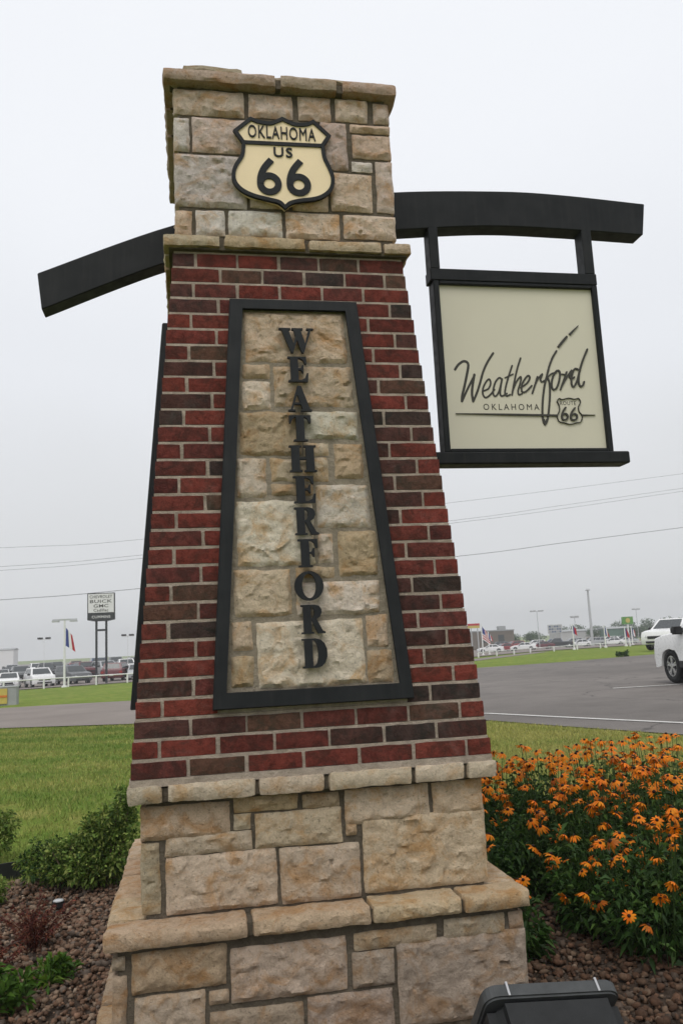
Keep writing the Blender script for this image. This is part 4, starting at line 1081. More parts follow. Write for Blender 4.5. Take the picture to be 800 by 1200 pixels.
def susan(loc, h, r, nf, nl, label, low=0.45):
    root = tag(empty('flowering_plant', loc), label, 'flowers', 'black-eyed susans right of the pillar')
    blobs = [(0, 0, h * .42, r, r, h * .46), (r * .3, -r * .2, h * .3, r * .8, r * .8, h * .3), (-r * .3, r * .2, h * .35, r * .7, r * .7, h * .35)]
    P, d = in_blob(int(nl * 2.6), blobs); P = P[P[:, 2] > .01]; n = len(P)
    d = P - np.array([0, 0, h * .2]); d /= np.linalg.norm(d, axis=1, keepdims=True)
    T = np.array(DEEP)[RNG.integers(0, 4, n)] * RNG.uniform(.7, 1.35, (n, 1))
    Ls = RNG.uniform(.03, .07, n)
    V, F, T = leaf_cloud(P, d + RNG.normal(scale=.7, size=(n, 3)) + np.array([0, 0, .2]), Ls, Ls * .33, T, .2, .45)
    tag(obj('foliage', fast_mesh('foliage', V, F, 'leaf', T), root), kind='stuff')
    mb = MB()
    for i in range(nf):
        # heads ride on stems over the dome of leaves, some lower down its near side
        a = random.uniform(0, 6.283); rr_ = math.sqrt(random.random()) * r * 1.12
        x, y_ = math.cos(a) * rr_, math.sin(a) * rr_
        dome = math.sqrt(max(0, 1 - (rr_ / (r * 1.3)) ** 2))
        z = h * (low + (1 - low) * dome) * random.uniform(.90, 1.06)
        if low < .55 and (y_ < 0 or x < 0) and random.random() < .65: z *= random.uniform(.42, .95); x *= 1.18; y_ *= 1.18
        t = Vector((x * 1.0, y_, z)); b = Vector((x * .35, y_ * .35, 0)); m = (t + b) / 2 + Vector((x * .12, y_ * .12, z * .06))
        mb.tube([b, m, t], [.0028, .0024, .0019], 4, t=(0.055, 0.10, 0.03))
        o = obj('flower_head', random.choices(HEADS, [4, 4, 4, 4, 4, 4, 1.6])[0], root, t)
        s = random.uniform(.66, 1.12); o.scale = (s, s, s)
        out = Vector((x / r * .45 - .22, y_ / r * .4 - .42, 1)).normalized()
        q = out.to_track_quat('Z', 'Y').to_euler(); o.rotation_euler = (q.x + random.uniform(-.25, .25), q.y + random.uniform(-.25, .25), random.uniform(0, 6))
    tag(mb.build('stem', 'leaf', root), kind='stuff')
    return root
SUS = [
 ((1.62, -.04, 0), .62, .28, 46, 800, 'flowering clump nearest the camera at the lower right edge', .35),
 ((1.90, .38, 0), .78, .30, 60, 760, 'densely flowering clump at the right edge behind the nearest one', .4),
 ((1.66, .62, 0), .68, .26, 52, 680, 'flowering clump with heads hanging low towards the gravel', .35),
 ((2.18, .72, 0), .80, .30, 46, 700, 'tall densely flowering clump cut by the right edge', .5),
 ((1.92, 1.02, 0), .79, .29, 56, 700, 'tall flowering clump in the middle of the orange mass', .5),
 ((2.44, 1.15, 0), .78, .28, 26, 600, 'flowering clump far right at the back of the mass', .55),
 ((1.68, 1.32, 0), .73, .26, 44, 640, 'rounded flowering clump left of the tall middle one', .5),
 ((2.14, 1.48, 0), .74, .28, 26, 640, 'flowering clump against the dry lawn behind the middle', .55),
 ((2.62, 1.66, 0), .74, .28, 18, 500, 'farthest flowering clump on the right by the lawn', .6),
 ((1.86, 1.86, 0), .68, .26, 20, 560, 'farthest flowering clump in the centre by the lawn', .6),
 ((1.46, 1.72, 0), .69, .24, 32, 560, 'loose flowering clump at the back left by the lawn', .6),
 ((1.22, 1.42, 0), .66, .25, 34, 560, 'leafy flowering clump closest behind the pillar', .55),
 ((1.36, 1.02, 0), .50, .23, 9, 620, 'dark leafy clump with few flowers beside the pillar', .6),
 ((1.50, .34, 0), .50, .22, 24, 600, 'low flowering clump spilling over the gravel in front of the mass', .35),
 ((1.98, .02, 0), .66, .26, 30, 600, 'flowering clump in the right edge beside the nearest one', .4),
 ((1.12, .92, 0), .40, .18, 3, 480, 'low dark leafy clump tucked against the pillar base', .6),
]
for a in SUS: susan(*a[:5], a[5], a[6])
susan((1.02, .16, 0), .34, .11, 4, 230, 'small young flowering plant with a few heads beside the stone base', .6)
susan((.98, .44, 0), .30, .12, 3, 220, 'tiny leafy seedling clump close behind the young plant at the stone base', .6)

# ------------------------------------------------------------------ grass blades over the near lawn
def grass(n, x0, x1, y0, y1, hmin, hmax):
    x = RNG.uniform(x0, x1, n * 3); y_ = y0 + (y1 - y0) * RNG.uniform(0, 1, n * 3) ** 1.5
    bed = (np.abs((x - .35) / 2.55) ** 3.2 + np.abs(y_ / 2.62) ** 3.2) < 1.0
    road = y_ > np.interp(x, [-8, -4.5, -1.5, 1.8, 3.93, 4.38, 5.0], [17.2, 15.1, 13.3, 10.8, 8.3, 6.8, 4.9])
    ok = ~bed & ~road & (x < 5)
    x, y_ = x[ok][:n], y_[ok][:n]; n = len(x)
    z = np.array([ground_z(a, b) for a, b in zip(x, y_)])
    h = RNG.uniform(hmin, hmax, n); a = RNG.uniform(0, 6.283, n); w = RNG.uniform(.002, .0045, n) * (1 + np.maximum(0, y_) * .12)
    lx, ly = RNG.normal(scale=.4, size=n) * h, RNG.normal(scale=.4, size=n) * h
    dx, dy = np.cos(a) * w, np.sin(a) * w
    V = np.stack([np.stack([x - dx, y_ - dy, z - .004], 1), np.stack([x + dx, y_ + dy, z - .004], 1), np.stack([x + lx, y_ + ly, z + h], 1)], 1).reshape(-1, 3)
    patch = np.array([noise.noise(Vector((p * .9, q * .9, 3))) + .6 * noise.noise(Vector((p * 3.1, q * 3.1, 8))) + .35 * math.sin((q + .45 * p) * 4.2) for p, q in zip(x, y_)])
    t = np.clip(.38 + .5 * patch + RNG.normal(scale=.22, size=n) + .45 * np.clip(x / 3.5, 0, 1), 0, 1)[:, None]
    T = (1 - t) * np.array([(.125, .205, .034)]) + t * np.array([(.35, .335, .10)])
    T *= RNG.uniform(.75, 1.25, (n, 1))
    F = np.arange(n * 3).reshape(-1, 3)
    return V, F, np.repeat(T, 3, 0)
v1, f1, t1 = grass(100000, -6.5, .2, 2.0, 15.5, .02, .05)
v2, f2, t2 = grass(70000, .2, 5.2, 2.0, 13, .02, .05)
tag(obj('grass', fast_mesh('grass', np.concatenate([v1, v2]), np.concatenate([f1, f2 + len(v1)]), 'grass_blade', np.concatenate([t1, t2]))),
    'short mown grass of the lawn behind the sign', 'grass', kind='stuff')
# ------------------------------------------------------------------ vehicles
def car_meshes(kind):
    """front of the car looks to +X. returns dict of meshes shared by all cars of the kind"""
    K = {
     'suv':    dict(L=4.7, W=1.90, low=[(2.30, .34), (2.36, .55), (2.33, .80), (2.22, .98), (1.75, 1.06), (1.10, 1.12), (-2.22, 1.16), (-2.34, .95), (-2.36, .48), (-2.28, .36)], cab=(1.18, -2.24, .35, -1.92, 1.09, 1.68), ax=1.42, R=.375, arch=.43),
     'sedan':  dict(L=4.8, W=1.82, low=[(2.32, .28), (2.40, .48), (2.36, .66), (2.22, .76), (1.6, .87), (.98, .94), (-1.70, 1.00), (-2.30, .98), (-2.40, .75), (-2.38, .42), (-2.30, .30)], cab=(1.05, -1.80, .18, -.98, .92, 1.43), ax=1.40, R=.33, arch=.38),
     'pickup': dict(L=5.7, W=1.98, low=[(2.76, .42), (2.84, .62), (2.82, .95), (2.70, 1.12), (1.9, 1.18), (1.25, 1.22), (-.75, 1.24), (-.78, 1.22), (-2.74, 1.22), (-2.80, 1.0), (-2.82, .55), (-2.75, .44)], cab=(1.34, -.80, .58, -.62, 1.18, 1.86), ax=1.75, R=.40, arch=.47),
    }[kind]
    W = K['W'] / 2; ax, R, ar = K['ax'], K['R'], K['arch']
    low = K['low']; zb = low[0][1]
    loop = list(low)
    for c in (-ax, ax):          # wheel arches along the sill
        s0 = math.acos(min(1, (zb - R) / ar)) if False else None
        for i in range(11):
            a = math.pi - math.pi * i / 10
            x, z = c + ar * math.cos(a), max(zb, R + ar * math.sin(a))
            loop.append((x, z))
    n = len(loop)
    # body shell: five slices across the width, rounded in at the flanks
    sl = [(q * e_, g_) for q, e_, g_ in ((-1, 1.0, 1.0), (-1, .985, .6), (-1, .94, .30), (-1, .78, .08), (-1, .4, 0), (1, .4, 0), (1, .78, .08), (1, .94, .30), (1, .985, .6), (1, 1.0, 1.0))]
    V = []; F = []
    cx = 0; cz = .7
    for s, g in sl:
        for i, (x, z) in enumerate(loop):
            xx = x - math.copysign(max(0, abs(x) - ax - ar - .02), x) * g * .62 * (1 if x > 0 else .5)
            zz = z - (.05 * g if z > .75 else 0) + (.03 * (1 - g) if z > .85 else 0)
            V.append((xx, s * W, zz))
    for j in range(len(sl) - 1):
        for i in range(n):
            a, b = j * n + i, j * n + (i + 1) % n
            F.append((a, b, b + n, a + n))
    tr = tessellate_polygon([[Vector((x, z, 0)) for x, z in loop]])
    F += [tuple(t) for t in tr] + [tuple(i + n * (len(sl) - 1) for i in reversed(t)) for t in tr]
    x0, x1, x2, x3, z0, z1 = K['cab']
    bw, tw = W * .955, W * .76
    cab = [(x0, -bw, z0), (x0, bw, z0), (x1, bw, z0), (x1, -bw, z0), (x2, -tw, z1), (x2, tw, z1), (x3, tw, z1), (x3, -tw, z1)]
    b = len(V); V += cab; F += [tuple(i + b for i in q) for q in ((4, 5, 6, 7), (0, 1, 5, 4), (1, 2, 6, 5), (2, 3, 7, 6), (3, 0, 4, 7))]
    body = fixn(mesh('body', V, F, 'car_white', smooth=True)); body.set_sharp_from_angle(angle=math.radians(32))
    out = {'body': body}
    def panel(q, inset, lift, name, mat='car_glass', split=None):
        q = [Vector(p) for p in q]; c = sum(q, Vector()) / 4; nrm = (q[1] - q[0]).cross(q[3] - q[0]).normalized()
        if nrm.dot(c - Vector((0, 0, .9))) < 0: nrm = -nrm
        def at(u, v): return (q[0] * (1 - u) + q[1] * u) * (1 - v) + (q[3] * (1 - u) + q[2] * u) * v
        P = []; Fc = []
        for (ua, ub) in (split or [(inset, 1 - inset)]):
            k = len(P)
            r = [at(ua, inset * 1.6), at(ub, inset * 1.6), at(ub, 1 - inset * 1.4), at(ua, 1 - inset * 1.4)]
            P += [p + nrm * lift for p in r] + [p - nrm * .02 for p in r]
            Fc += [tuple(i + k for i in f) for f in ((0, 1, 2, 3), (0, 4, 5, 1), (1, 5, 6, 2), (2, 6, 7, 3), (3, 7, 4, 0))]
        return fixn(mesh(name, P, Fc, mat))
    out['windshield'] = panel([cab[0], cab[1], cab[5], cab[4]], .07, .012, 'windshield')
    out['rear_window'] = panel([cab[2], cab[3], cab[7], cab[6]], .10, .012, 'rear_window')
    sp = [(.06, .46), (.50, .92)] if kind != 'suv' else [(.08, .36), (.39, .66), (.69, .92)]
    out['side_windows'] = [panel([cab[3], cab[0], cab[4], cab[7]], .09, .012, 'side_window', split=[(1 - b_, 1 - a_) for a_, b_ in sp]), panel([cab[2], cab[1], cab[5], cab[6]], .09, .012, 'side_window', split=[(1 - b_, 1 - a_) for a_, b_ in sp])]
    fx = max(x for x, z in low); hz = [z for x, z in low if x == fx][0] if False else low[2][1]
    lam = []
    for s in (1, -1):
        mb = MB(); mb.add([(low[2][0] + .065, s * W * .56, hz - .07), (low[2][0] - .13, s * W * .945, hz - .04), (low[3][0] - .16, s * W * .955, hz + .09), (low[3][0] + .075, s * W * .60, hz + .06),
                           (low[2][0] - .15, s * W * .56, hz - .07), (low[2][0] - .3, s * W * .85, hz - .04), (low[3][0] - .3, s * W * .85, hz + .08), (low[3][0] - .15, s * W * .60, hz + .06)],
                          [(0, 1, 2, 3), (0, 4, 5, 1), (1, 5, 6, 2), (2, 6, 7, 3), (3, 7, 4, 0)])
        lam.append(mb.me('headlight', 'lamp_lens'))
    out['headlights'] = lam
    tl = []
    bx = min(x for x, z in low)
    for s in (1, -1):
        tl.append(MB().box(bx - .015, bx + .25, min(s * W * .72, s * W * .992), max(s * W * .72, s * W * .992), hz - .02, hz + .16).me('taillight', 'tail_lens'))
    out['taillights'] = tl
    g = MB().box(fx - .10, fx + .012, -W * .5, W * .5, hz - .17, hz - .02)
    out['grille'] = g.me('grille', 'black_plastic')
    g = MB().box(fx - .12, fx + .010, -W * .62, W * .62, zb + .06, zb + .17); out['lower_grille'] = g.me('lower_grille', 'black_plastic')
    out['plate'] = MB().box(bx - .075, bx + .02, -.16, .16, hz - .25, hz - .10).me('number_plate', 'white_paint')
    # wheels
    w = MB(); ring = [(R * .62, .11), (R * .93, .11), (R, .07), (R, -.07), (R * .93, -.11), (R * .62, -.11)]; m = 22
    V = []; F = []
    for r, y in ring:
        for k in range(m): V.append((r * math.cos(6.2832 * k / m), y, r * math.sin(6.2832 * k / m)))
    for q in range(len(ring)):
        for k in range(m):
            q2 = (q + 1) % len(ring); F.append((q * m + k, q * m + (k + 1) % m, q2 * m + (k + 1) % m, q2 * m + k))
    out['tyre'] = fixn(mesh('tyre', V, F, 'tyre_rubber', smooth=True))
    rim = MB()
    disc = [(R * .63 * math.cos(6.2832 * k / m), R * .63 * math.sin(6.2832 * k / m)) for k in range(m)]
    inn = [(x * .87, z * .87) for x, z in disc]
    v_, f_ = solid_outline([disc, inn], -.10, .10); rim.add(v_, f_, mi=0)
    for k in range(5):
        a = 6.2832 * k / 5 + .3
        for da in (-.16, .16):
            c_, s_ = math.cos(a + da), math.sin(a + da); c2, s2 = math.cos(a + da * .4), math.sin(a + da * .4)
            nx, nz2 = -s_ * R * .055, c_ * R * .055
            P = [(c2 * R * .10 + nx, s2 * R * .10 + nz2), (c_ * R * .60 + nx, s_ * R * .60 + nz2), (c_ * R * .60 - nx, s_ * R * .60 - nz2), (c2 * R * .10 - nx, s2 * R * .10 - nz2)]
            for sg in (-1, 1):
                v_, f_ = solid_outline([P], sg * .096 + k * .0004 + (.0007 if da > 0 else 0), sg * .06); rim.add(v_, f_)
    hub = [(R * .17 * math.cos(6.2832 * k / 12), R * .17 * math.sin(6.2832 * k / 12)) for k in range(12)]
    v_, f_ = solid_outline([hub], -.104, .104); rim.add(v_, f_)
    out['rim'] = fixn(rim.me('rim', 'chrome_wheel'))
    out['brake'] = MB().tube([(0, -.03, 0), (0, .03, 0)], R * .55, 16).me('brake_disc', 'black_plastic')
    mir = []
    for s in (1, -1):
        me = MB().box(x0 - .48, x0 - .28, min(s * (W - .02), s * (W + .20)), max(s * (W - .02), s * (W + .20)), z0 - .02, z0 + .15).me('mirror', 'black_plastic'); bevel(me, .03, 2); mir.append(me)
    out['mirrors'] = mir
    out['under'] = MB().box(-ax + ar * .0 - .3, ax + .3, -W * .78, W * .78, zb - .02, zb + .45).me('underbody', 'black_plastic')
    out['K'] = K
    return out
CARM = {k: car_meshes(k) for k in ('suv', 'sedan', 'pickup')}
def car(kind, color, x, y, heading, label, group=None, scale=1.0, near=False):
    """heading: direction the nose points to, degrees clockwise from +Y"""
    m = CARM[kind]; K = m['K']
    z = ground_z(x, y) + 0.012
    root = tag(empty('parked_car' if kind != 'pickup' else 'pickup_truck', (x, y, z), math.radians(90 - heading)), label, 'car' if kind != 'pickup' else 'truck', group)
    root.scale = (scale, scale, scale)
    def put(name, me, par=root): return obj(name, me, par)
    b = put('body', m['body']); b.material_slots[0].link = 'OBJECT'; b.material_slots[0].material = MATS[color]
    for nm in ('windshield', 'rear_window'): put(nm, m[nm])
    for s in m['side_windows']: put('side_window', s)
    for s in m['headlights']: put('headlight', s)
    for s in m['taillights']: put('taillight', s)
    put('grille', m['grille']); put('lower_grille', m['lower_grille']); put('number_plate', m['plate']); put('underbody', m['under'])
    for s in m['mirrors']: put('mirror', s)
    W = K['W'] / 2
    for sx in (1, -1):
        for sy in (1, -1):
            t = put('wheel', m['tyre']); t.location = (sx * K['ax'], sy * (W - .125), K['R'])
            r = put('rim', m['rim'], t); d = put('brake_disc', m['brake'], t)
    if near:
        trim = MB()
        for s in (1, -1): trim.box(-1.0, 1.0, min(s * W * .985, s * (W + .012)), max(s * W * .985, s * (W + .012)), .36, .50)
        bm_ = trim.build('sill_trim', 'black_plastic', root)
        for s in (1, -1):
            for xx in (.62, -.42):
                MB().box(xx - .34, xx - .18, min(s * W * .99, s * (W + .03)), max(s * W * .99, s * (W + .03)), .93, .965).build('door_handle', 'chrome_wheel', root)
    return root
# white vehicles on the right
_h = 5
car('suv', 'car_white', 9.72 + .83 - math.sin(math.radians(_h)) * 1.42, 12.75 - math.cos(math.radians(_h)) * 1.42 - .0, _h, 'white sport utility car with chrome wheel cut off by the right edge', near=True, scale=.96)
car('suv', 'car_white', 26.0, 38.6, -122, 'white car with its nose to the left behind the nearest white one')

LG = 'cars parked in the dealer lot at left'
for (c, k, x, y, h, lab) in (
    ('car_white', 'sedan', -16.2, 74.5, 172, 'white sedan at the far left edge of the front row behind the rail'),
    ('car_white', 'suv', -13.5, 73.5, 160, 'white sport utility car facing the road left of the flag pole'),
    ('car_grey', 'suv', -10.9, 75.0, 152, 'dark grey car parked just right of the flag pole'),
    ('car_maroon', 'suv', -7.1, 76.0, 8, 'dark red car with white plate seen from behind right of the dealer sign posts'),
    ('car_silver', 'sedan', -5.3, 75.5, 175, 'silver car half hidden by the pillar at the end of the row'),
    ('car_silver', 'sedan', -20.1, 90, 170, 'silver car in the second row at the far left edge'),
    ('car_grey', 'suv', -18.0, 89, 165, 'dark car in the second row behind the white sedan'),
    ('car_black', 'suv', -15.6, 90, 168, 'black car in the second row between the two white cars'),
    ('car_blue', 'sedan', -13.2, 90, 170, 'dark blue car in the second row behind the flag pole'),
    ('car_maroon', 'suv', -11.6, 90, 160, 'maroon car in the second row above the dark grey car'),
    ('car_red', 'sedan', -14.3, 103, 170, 'red car in the third row behind the flag pole'),
    ('car_silver', 'suv', -9.3, 88, 155, 'silver car in the second row at the dealer sign posts'),
    ('car_grey', 'suv', -17.6, 102, 172, 'grey car in the third row above the white sport utility car'),
    ('car_blue', 'pickup', -11.5, 102, 170, 'blue grey truck in the third row left of the dealer sign posts'),
    ('car_maroon', 'sedan', -12.9, 104, 170, 'maroon sedan in the third row left of the blue grey truck'),
    ('car_white', 'suv', -7.5, 92, 172, 'white car in the second row next to the pillar'),
    ('car_black', 'sedan', -21.9, 103, 170, 'black car in the third row at the left edge'),
    ('car_silver', 'suv', -24.6, 118, 170, 'silver car in the farthest row at the left edge'),
    ('car_white', 'suv', -21.4, 118, 165, 'white car in the farthest row above the white sedan'),
    ('car_grey', 'suv', -18.9, 119, 170, 'grey car in the farthest row left of the flag pole'),
    ('car_tan', 'suv', -16.2, 118, 168, 'tan car in the farthest row right of the flag pole'),
    ('car_silver', 'pickup', -13.6, 119, 170, 'silver truck in the farthest row left of the dealer sign posts'),
    ('car_grey', 'pickup', -10.9, 118, 165, 'grey truck in the farthest row right of the dealer sign posts'),
    ('car_silver', 'suv', -8.4, 119, 170, 'silver car in the farthest row next to the pillar')):
    car(k, c, x, y, h, lab, LG, 1.0)
RG = 'cars parked in the lot at right'
for (c, k, x, y, h, lab) in (
    ('car_white', 'sedan', 51.8, 138, -72, 'white sedan nearest the brown building in the right lot'),
    ('car_red', 'sedan', 55.4, 141, -100, 'red car between two white ones in the right lot'),
    ('car_white', 'sedan', 58.8, 140, -66, 'white hatchback between two red cars in the right lot'),
    ('car_maroon', 'sedan', 62.6, 141, -80, 'maroon car right of the white hatchback'),
    ('car_black', 'pickup', 66.4, 142, -68, 'black truck in the middle of the right lot'),
    ('car_white', 'sedan', 70.2, 141, -85, 'white car right of the black truck'),
    ('car_silver', 'suv', 73.6, 142, -75, 'silver car under the second flag of the right lot'),
    ('car_white', 'sedan', 76.8, 141, -70, 'white sedan below the green sign'),
    ('car_silver', 'sedan', 80.2, 142, -70, 'silver sedan right of the green sign'),
    ('car_grey', 'suv', 61.6, 160, -80, 'dark grey car in the second row behind the red car'),
    ('car_red', 'suv', 65.5, 161, -100, 'red car in the second row behind the white hatchback'),
    ('car_white', 'suv', 69.6, 160, -80, 'white car in the second row behind the maroon car'),
    ('car_blue', 'suv', 73.8, 161, -75, 'dark blue car in the second row behind the black truck'),
    ('car_silver', 'suv', 77.9, 160, -80, 'silver car in the second row behind the white car'),
    ('car_tan', 'suv', 82.1, 161, -80, 'tan car in the second row left of the green sign'),
    ('car_white', 'suv', 86.0, 160, -75, 'white car in the second row below the green sign'),
    ('car_black', 'suv', 89.9, 161, -75, 'black car in the second row at the far right')):
    car(k, c, x, y, h, lab, RG, 1.0)

# ------------------------------------------------------------------ dealer sign on two posts
DS = tag(empty('dealer_sign', (-7.5, 66, ground_z(-7.5, 66))), 'white dealer sign with black lower band on two tall black posts', 'sign')
gz = DS.location.z
for x in (-.385, .385): MB().box(x - .085, x + .085, -.085, .085, -.1, 4.85 - gz).build('post', 'dark_pole', DS)
MB().box(-.295, .295, -.07, .07, 3.50 - gz, 3.66 - gz).build('cross_brace', 'dark_pole', DS)
MB().box(-1.07, 1.07, -.22, .22, 4.86 - gz, 6.56 - gz).build('sign_cabinet', 'dark_pole', DS)
face = MB().box(-1.0, 1.0, -.235, -.215, 4.98 - gz, 6.49 - gz).build('sign_face', 'flag_white', DS)
band = MB().prism([(-1.07, 4.855 - gz), (1.07, 4.855 - gz), (1.07, 4.40 - gz), (.55, 4.30 - gz), (-.55, 4.30 - gz), (-1.07, 4.40 - gz)], -.24, .22).build('lower_band', 'dark_pole', DS)
for body, w, za, zb_, mat, par, yy in (('CHEVROLET', .88, 6.14, 6.38, 'sign_ink', face, -.235), ('BUICK', .86, 5.76, 6.02, 'sign_ink', face, -.235), ('GMC', .58, 5.39, 5.65, 'sign_ink', face, -.235), ('Cadillac', .58, 5.05, 5.29, 'sign_ink', face, -.235), ('CUMMINS', .72, 4.53, 4.74, 'flag_white', band, -.24)):
    obj('sign_text', text_mesh(body, -w, w, za - gz, zb_ - gz, yy + .004, .012, mat, 'sign_text', 1.05, 0.01), par)['label'] = 'sign text ' + body

# ------------------------------------------------------------------ flags and lamp poles
def flag_mesh(w, h, seed, kind):
    """hanging limp cloth, staff at x = 0; stripes as material slots"""
    r = random.Random(seed); nx, nz2 = 14, 20; V = []; F = []; mi = []
    for j in range(nz2 + 1):
        for i in range(nx + 1):
            u, v = i / nx, j / nz2
            x = w * u * (.42 + .2 * v); z = -h * v - w * .55 * u * (1 - .2 * v)
            y = .05 * math.sin(u * 9 + v * 3 + seed) * u
            V.append((x, y, z))
    for j in range(nz2):
        for i in range(nx):
            a = j * (nx + 1) + i; F.append((a, a + 1, a + nx + 2, a + nx + 1))
            if kind == 'stripes': mi.append(2 if (j < 10 and i < 6) else (0 if (j // 2) % 2 == 0 else 1))
            elif kind == 'tri': mi.append((2, 1, 0)[min(2, i * 3 // nx)])
            else: mi.append(0 if i > 4 else 2)
    return mesh('flag', V, F, None, None, True, ['flag_red', 'flag_white', 'flag_blue'], mi)
def flag_pole(x, y, h, r, ftop, fw, fh, label, kind, seed, lamp=False, group='flag poles of the lots'):
    z = ground_z(x, y)
    root = tag(empty('flag_pole', (x, y, z)), label, 'flag pole', group)
    MB().tube([(0, 0, -.2), (0, 0, h * .5), (0, 0, h)], [r, r * .9, r * .7], 10).build('pole', 'white_paint', root)
    MB().tube([(0, 0, 0), (0, 0, .10)], [r * 2.4, r * 2.2], 12).build('pole_base', 'white_paint', root)
    o = obj('flag', flag_mesh(fw, fh, seed, kind), root, (r, 0, ftop))
    if lamp:
        MB().box(-.75, .75, -.06, .06, h, h + .10).build('lamp_bar', 'pole_grey', root)
        for s in (-1, 1):
            MB().box(s * .55 - .22, s * .55 + .22, -.2, .2, h - .09, h - .005).build('lamp_head', 'pole_grey', root)
    return root
flag_pole(-8.35, 52.0, 4.2, .075, 3.75, .95, 1.15, 'white pole with a lamp bar and limp striped flag in front of the left lot', 'tri', 3, True)
flag_pole(21.7, 58.0, 2.4, .05, 2.2, 1.0, 1.0, 'white pole with striped flag nearest the pillar in the right lot', 'stripes', 5)
flag_pole(22.95, 60.0, 1.85, .045, 1.75, .5, .5, 'short white pole with small flag beside the brown building', 'tri', 7)
flag_pole(28.26, 56.0, 1.95, .05, 1.85, .55, .6, 'white pole with red flag above the black truck', 'red', 9)
flag_pole(30.86, 56.0, 1.7, .05, 1.6, .55, .6, 'white pole with flag just right of the tall mast', 'tri', 11)
flag_pole(32.56, 56.0, 1.5, .05, 1.4, .5, .6, 'white pole with flag below the green sign', 'red', 13)
flag_pole(34.25, 58.0, 1.5, .05, 1.4, .5, .6, 'white pole with flag right of the green sign', 'tri', 15)
def lamp_pole(x, y, h, label, heads=2, r=.06, w=.6, mat='pole_grey', hm='dark_pole'):
    z = ground_z(x, y); h += flat_z(x, y) - z
    root = tag(empty('lamp_pole', (x, y, z)), label, 'lamp pole', 'lamp poles of the lots')
    MB().tube([(0, 0, -.2), (0, 0, h)], [r, r * .6], 8).build('pole', mat, root)
    MB().box(-w, w, -.05, .05, h, h + .06).build('arm', mat, root)
    for s in ((-1, 1) if heads == 2 else (0,)):
        MB().box(s * w * .6 - w * .38, s * w * .6 + w * .38, -.2, .2, h + .065, h + .20).build('lamp_head', hm, root)
lamp_pole(-14.2, 80, 3.75, 'thin lamp pole with dark double head above the white sport utility car', r=.03, mat='flag_white')
lamp_pole(-6.45, 80, 3.6, 'thin lamp pole with dark double head next to the pillar', r=.03, mat='flag_white')
lamp_pole(53.3, 120, 4.6, 'grey lamp pole with double head right of the brown building', r=.07, w=1.1, hm='pole_grey')
lamp_pole(45.0, 90, 2.9, 'slim lamp pole between the brown building and the billboard', r=.05, w=.5, hm='pole_grey')
lamp_pole(76.0, 130, 4.4, 'slim lamp pole right of the green sign', r=.06, w=.7, hm='pole_grey')
lamp_pole(62.6, 90, 3.6, 'lamp pole above the white car nose at the right', r=.06, w=.7, hm='pole_grey')
mast = tag(empty('tall_mast', (67.31, 130, ground_z(67, 130))), 'tall slender grey mast rising far above the right lot', 'mast')
MB().tube([(0, 0, -.2), (0, 0, 4), (0, 0, 9.6)], [.26, .22, .16], 10).build('pole', 'pole_grey', mast)
MB().tube([(0, 0, 9.6), (0, 0, 9.72), (0, 0, 9.9)], [.42, .42, .2], 10).build('lamp_ring', 'pole_grey', mast)

# ------------------------------------------------------------------ white pipe rail in front of the left lot
RL = [(-40, 55), (-14.6, 51.5), (-12.2, 53.0), (-10.0, 54.5), (-8.6, 55.6), (-6.9, 56.6), (-4.9, 57.8), (-2.0, 59.4)]
rail = tag(empty('pipe_rail', (-8.6, 55.6, ground_z(-8.6, 55.6))), 'low white pipe rail along the grass in front of the left lot', 'rail')
def rel(x, y, z): return (x + 8.6, y - 55.6, z - rail.location.z)
MB().tube([rel(x, y, ground_z(x, y) + .62) for x, y in RL], .042, 8).build('top_rail', 'white_paint', rail)
for (ax_, ay_), (bx_, by_) in zip(RL[:-1], RL[1:]):
    n = max(1, int(math.hypot(bx_ - ax_, by_ - ay_) / 2.2))
    for i in range(n):
        x, y = ax_ + (bx_ - ax_) * i / n, ay_ + (by_ - ay_) * i / n
        if -18 < x: MB().box(*(lambda p: (p[0] - .05, p[0] + .05, p[1] - .05, p[1] + .05, p[2], p[2] + .60))(rel(x, y, ground_z(x, y)))).build('rail_post', 'white_paint', rail)
rail2 = tag(empty('pipe_rail', (30, 55.2, ground_z(30, 55.2))), 'low white pipe rail along the grass in front of the right lot', 'rail')
R2 = [(19, 51.5), (24.5, 55.5), (30, 55.2), (36, 52.8), (44, 49)]
MB().tube([(x - 30, y - 55.2, ground_z(x, y) + (.34) - rail2.location.z) for x, y in R2], .024, 6).build('top_rail', 'white_paint', rail2)
for (ax_, ay_), (bx_, by_) in zip(R2[:-1], R2[1:]):
    for i in range(3):
        x, y = ax_ + (bx_ - ax_) * i / 3, ay_ + (by_ - ay_) * i / 3; z = ground_z(x, y) - rail2.location.z
        MB().box(x - 30.04, x - 29.96, y - 55.24, y - 55.16, z, z + .32).build('rail_post', 'white_paint', rail2)

# ------------------------------------------------------------------ roadside cabinet at the left edge, weed by the kerb
uc = tag(empty('roadside_cabinet', (-6.75, 27.6, ground_z(-6.75, 27.6))), 'grey roadside cabinet with yellow and orange panel at the left edge', 'cabinet')
MB().box(-.55, .28, -.12, .32, 0, .62).build('cabinet_body', 'roof_unit', uc)
MB().box(-.55, -.02, -.16, -.123, .06, .58).build('yellow_panel', 'yellow_paint', uc)
MB().box(-.55, -.02, -.175, -.163, .28, .35).build('orange_band', 'orange_paint', uc)
MB().box(-.57, .30, -.14, .34, .622, .66).build('cabinet_lid', 'pole_grey', uc)
shrub('roadside_weed', (19.4, 32.6, ground_z(19.4, 32.6)), [(0, 0, .08, .30, .2, .08), (-.2, 0, .11, .1, .1, .1), (.2, 0, .12, .1, .1, .12)], 220, .14, DEEP, 'dark weed tuft at the edge of the asphalt on the right', 'weed', None, 5)

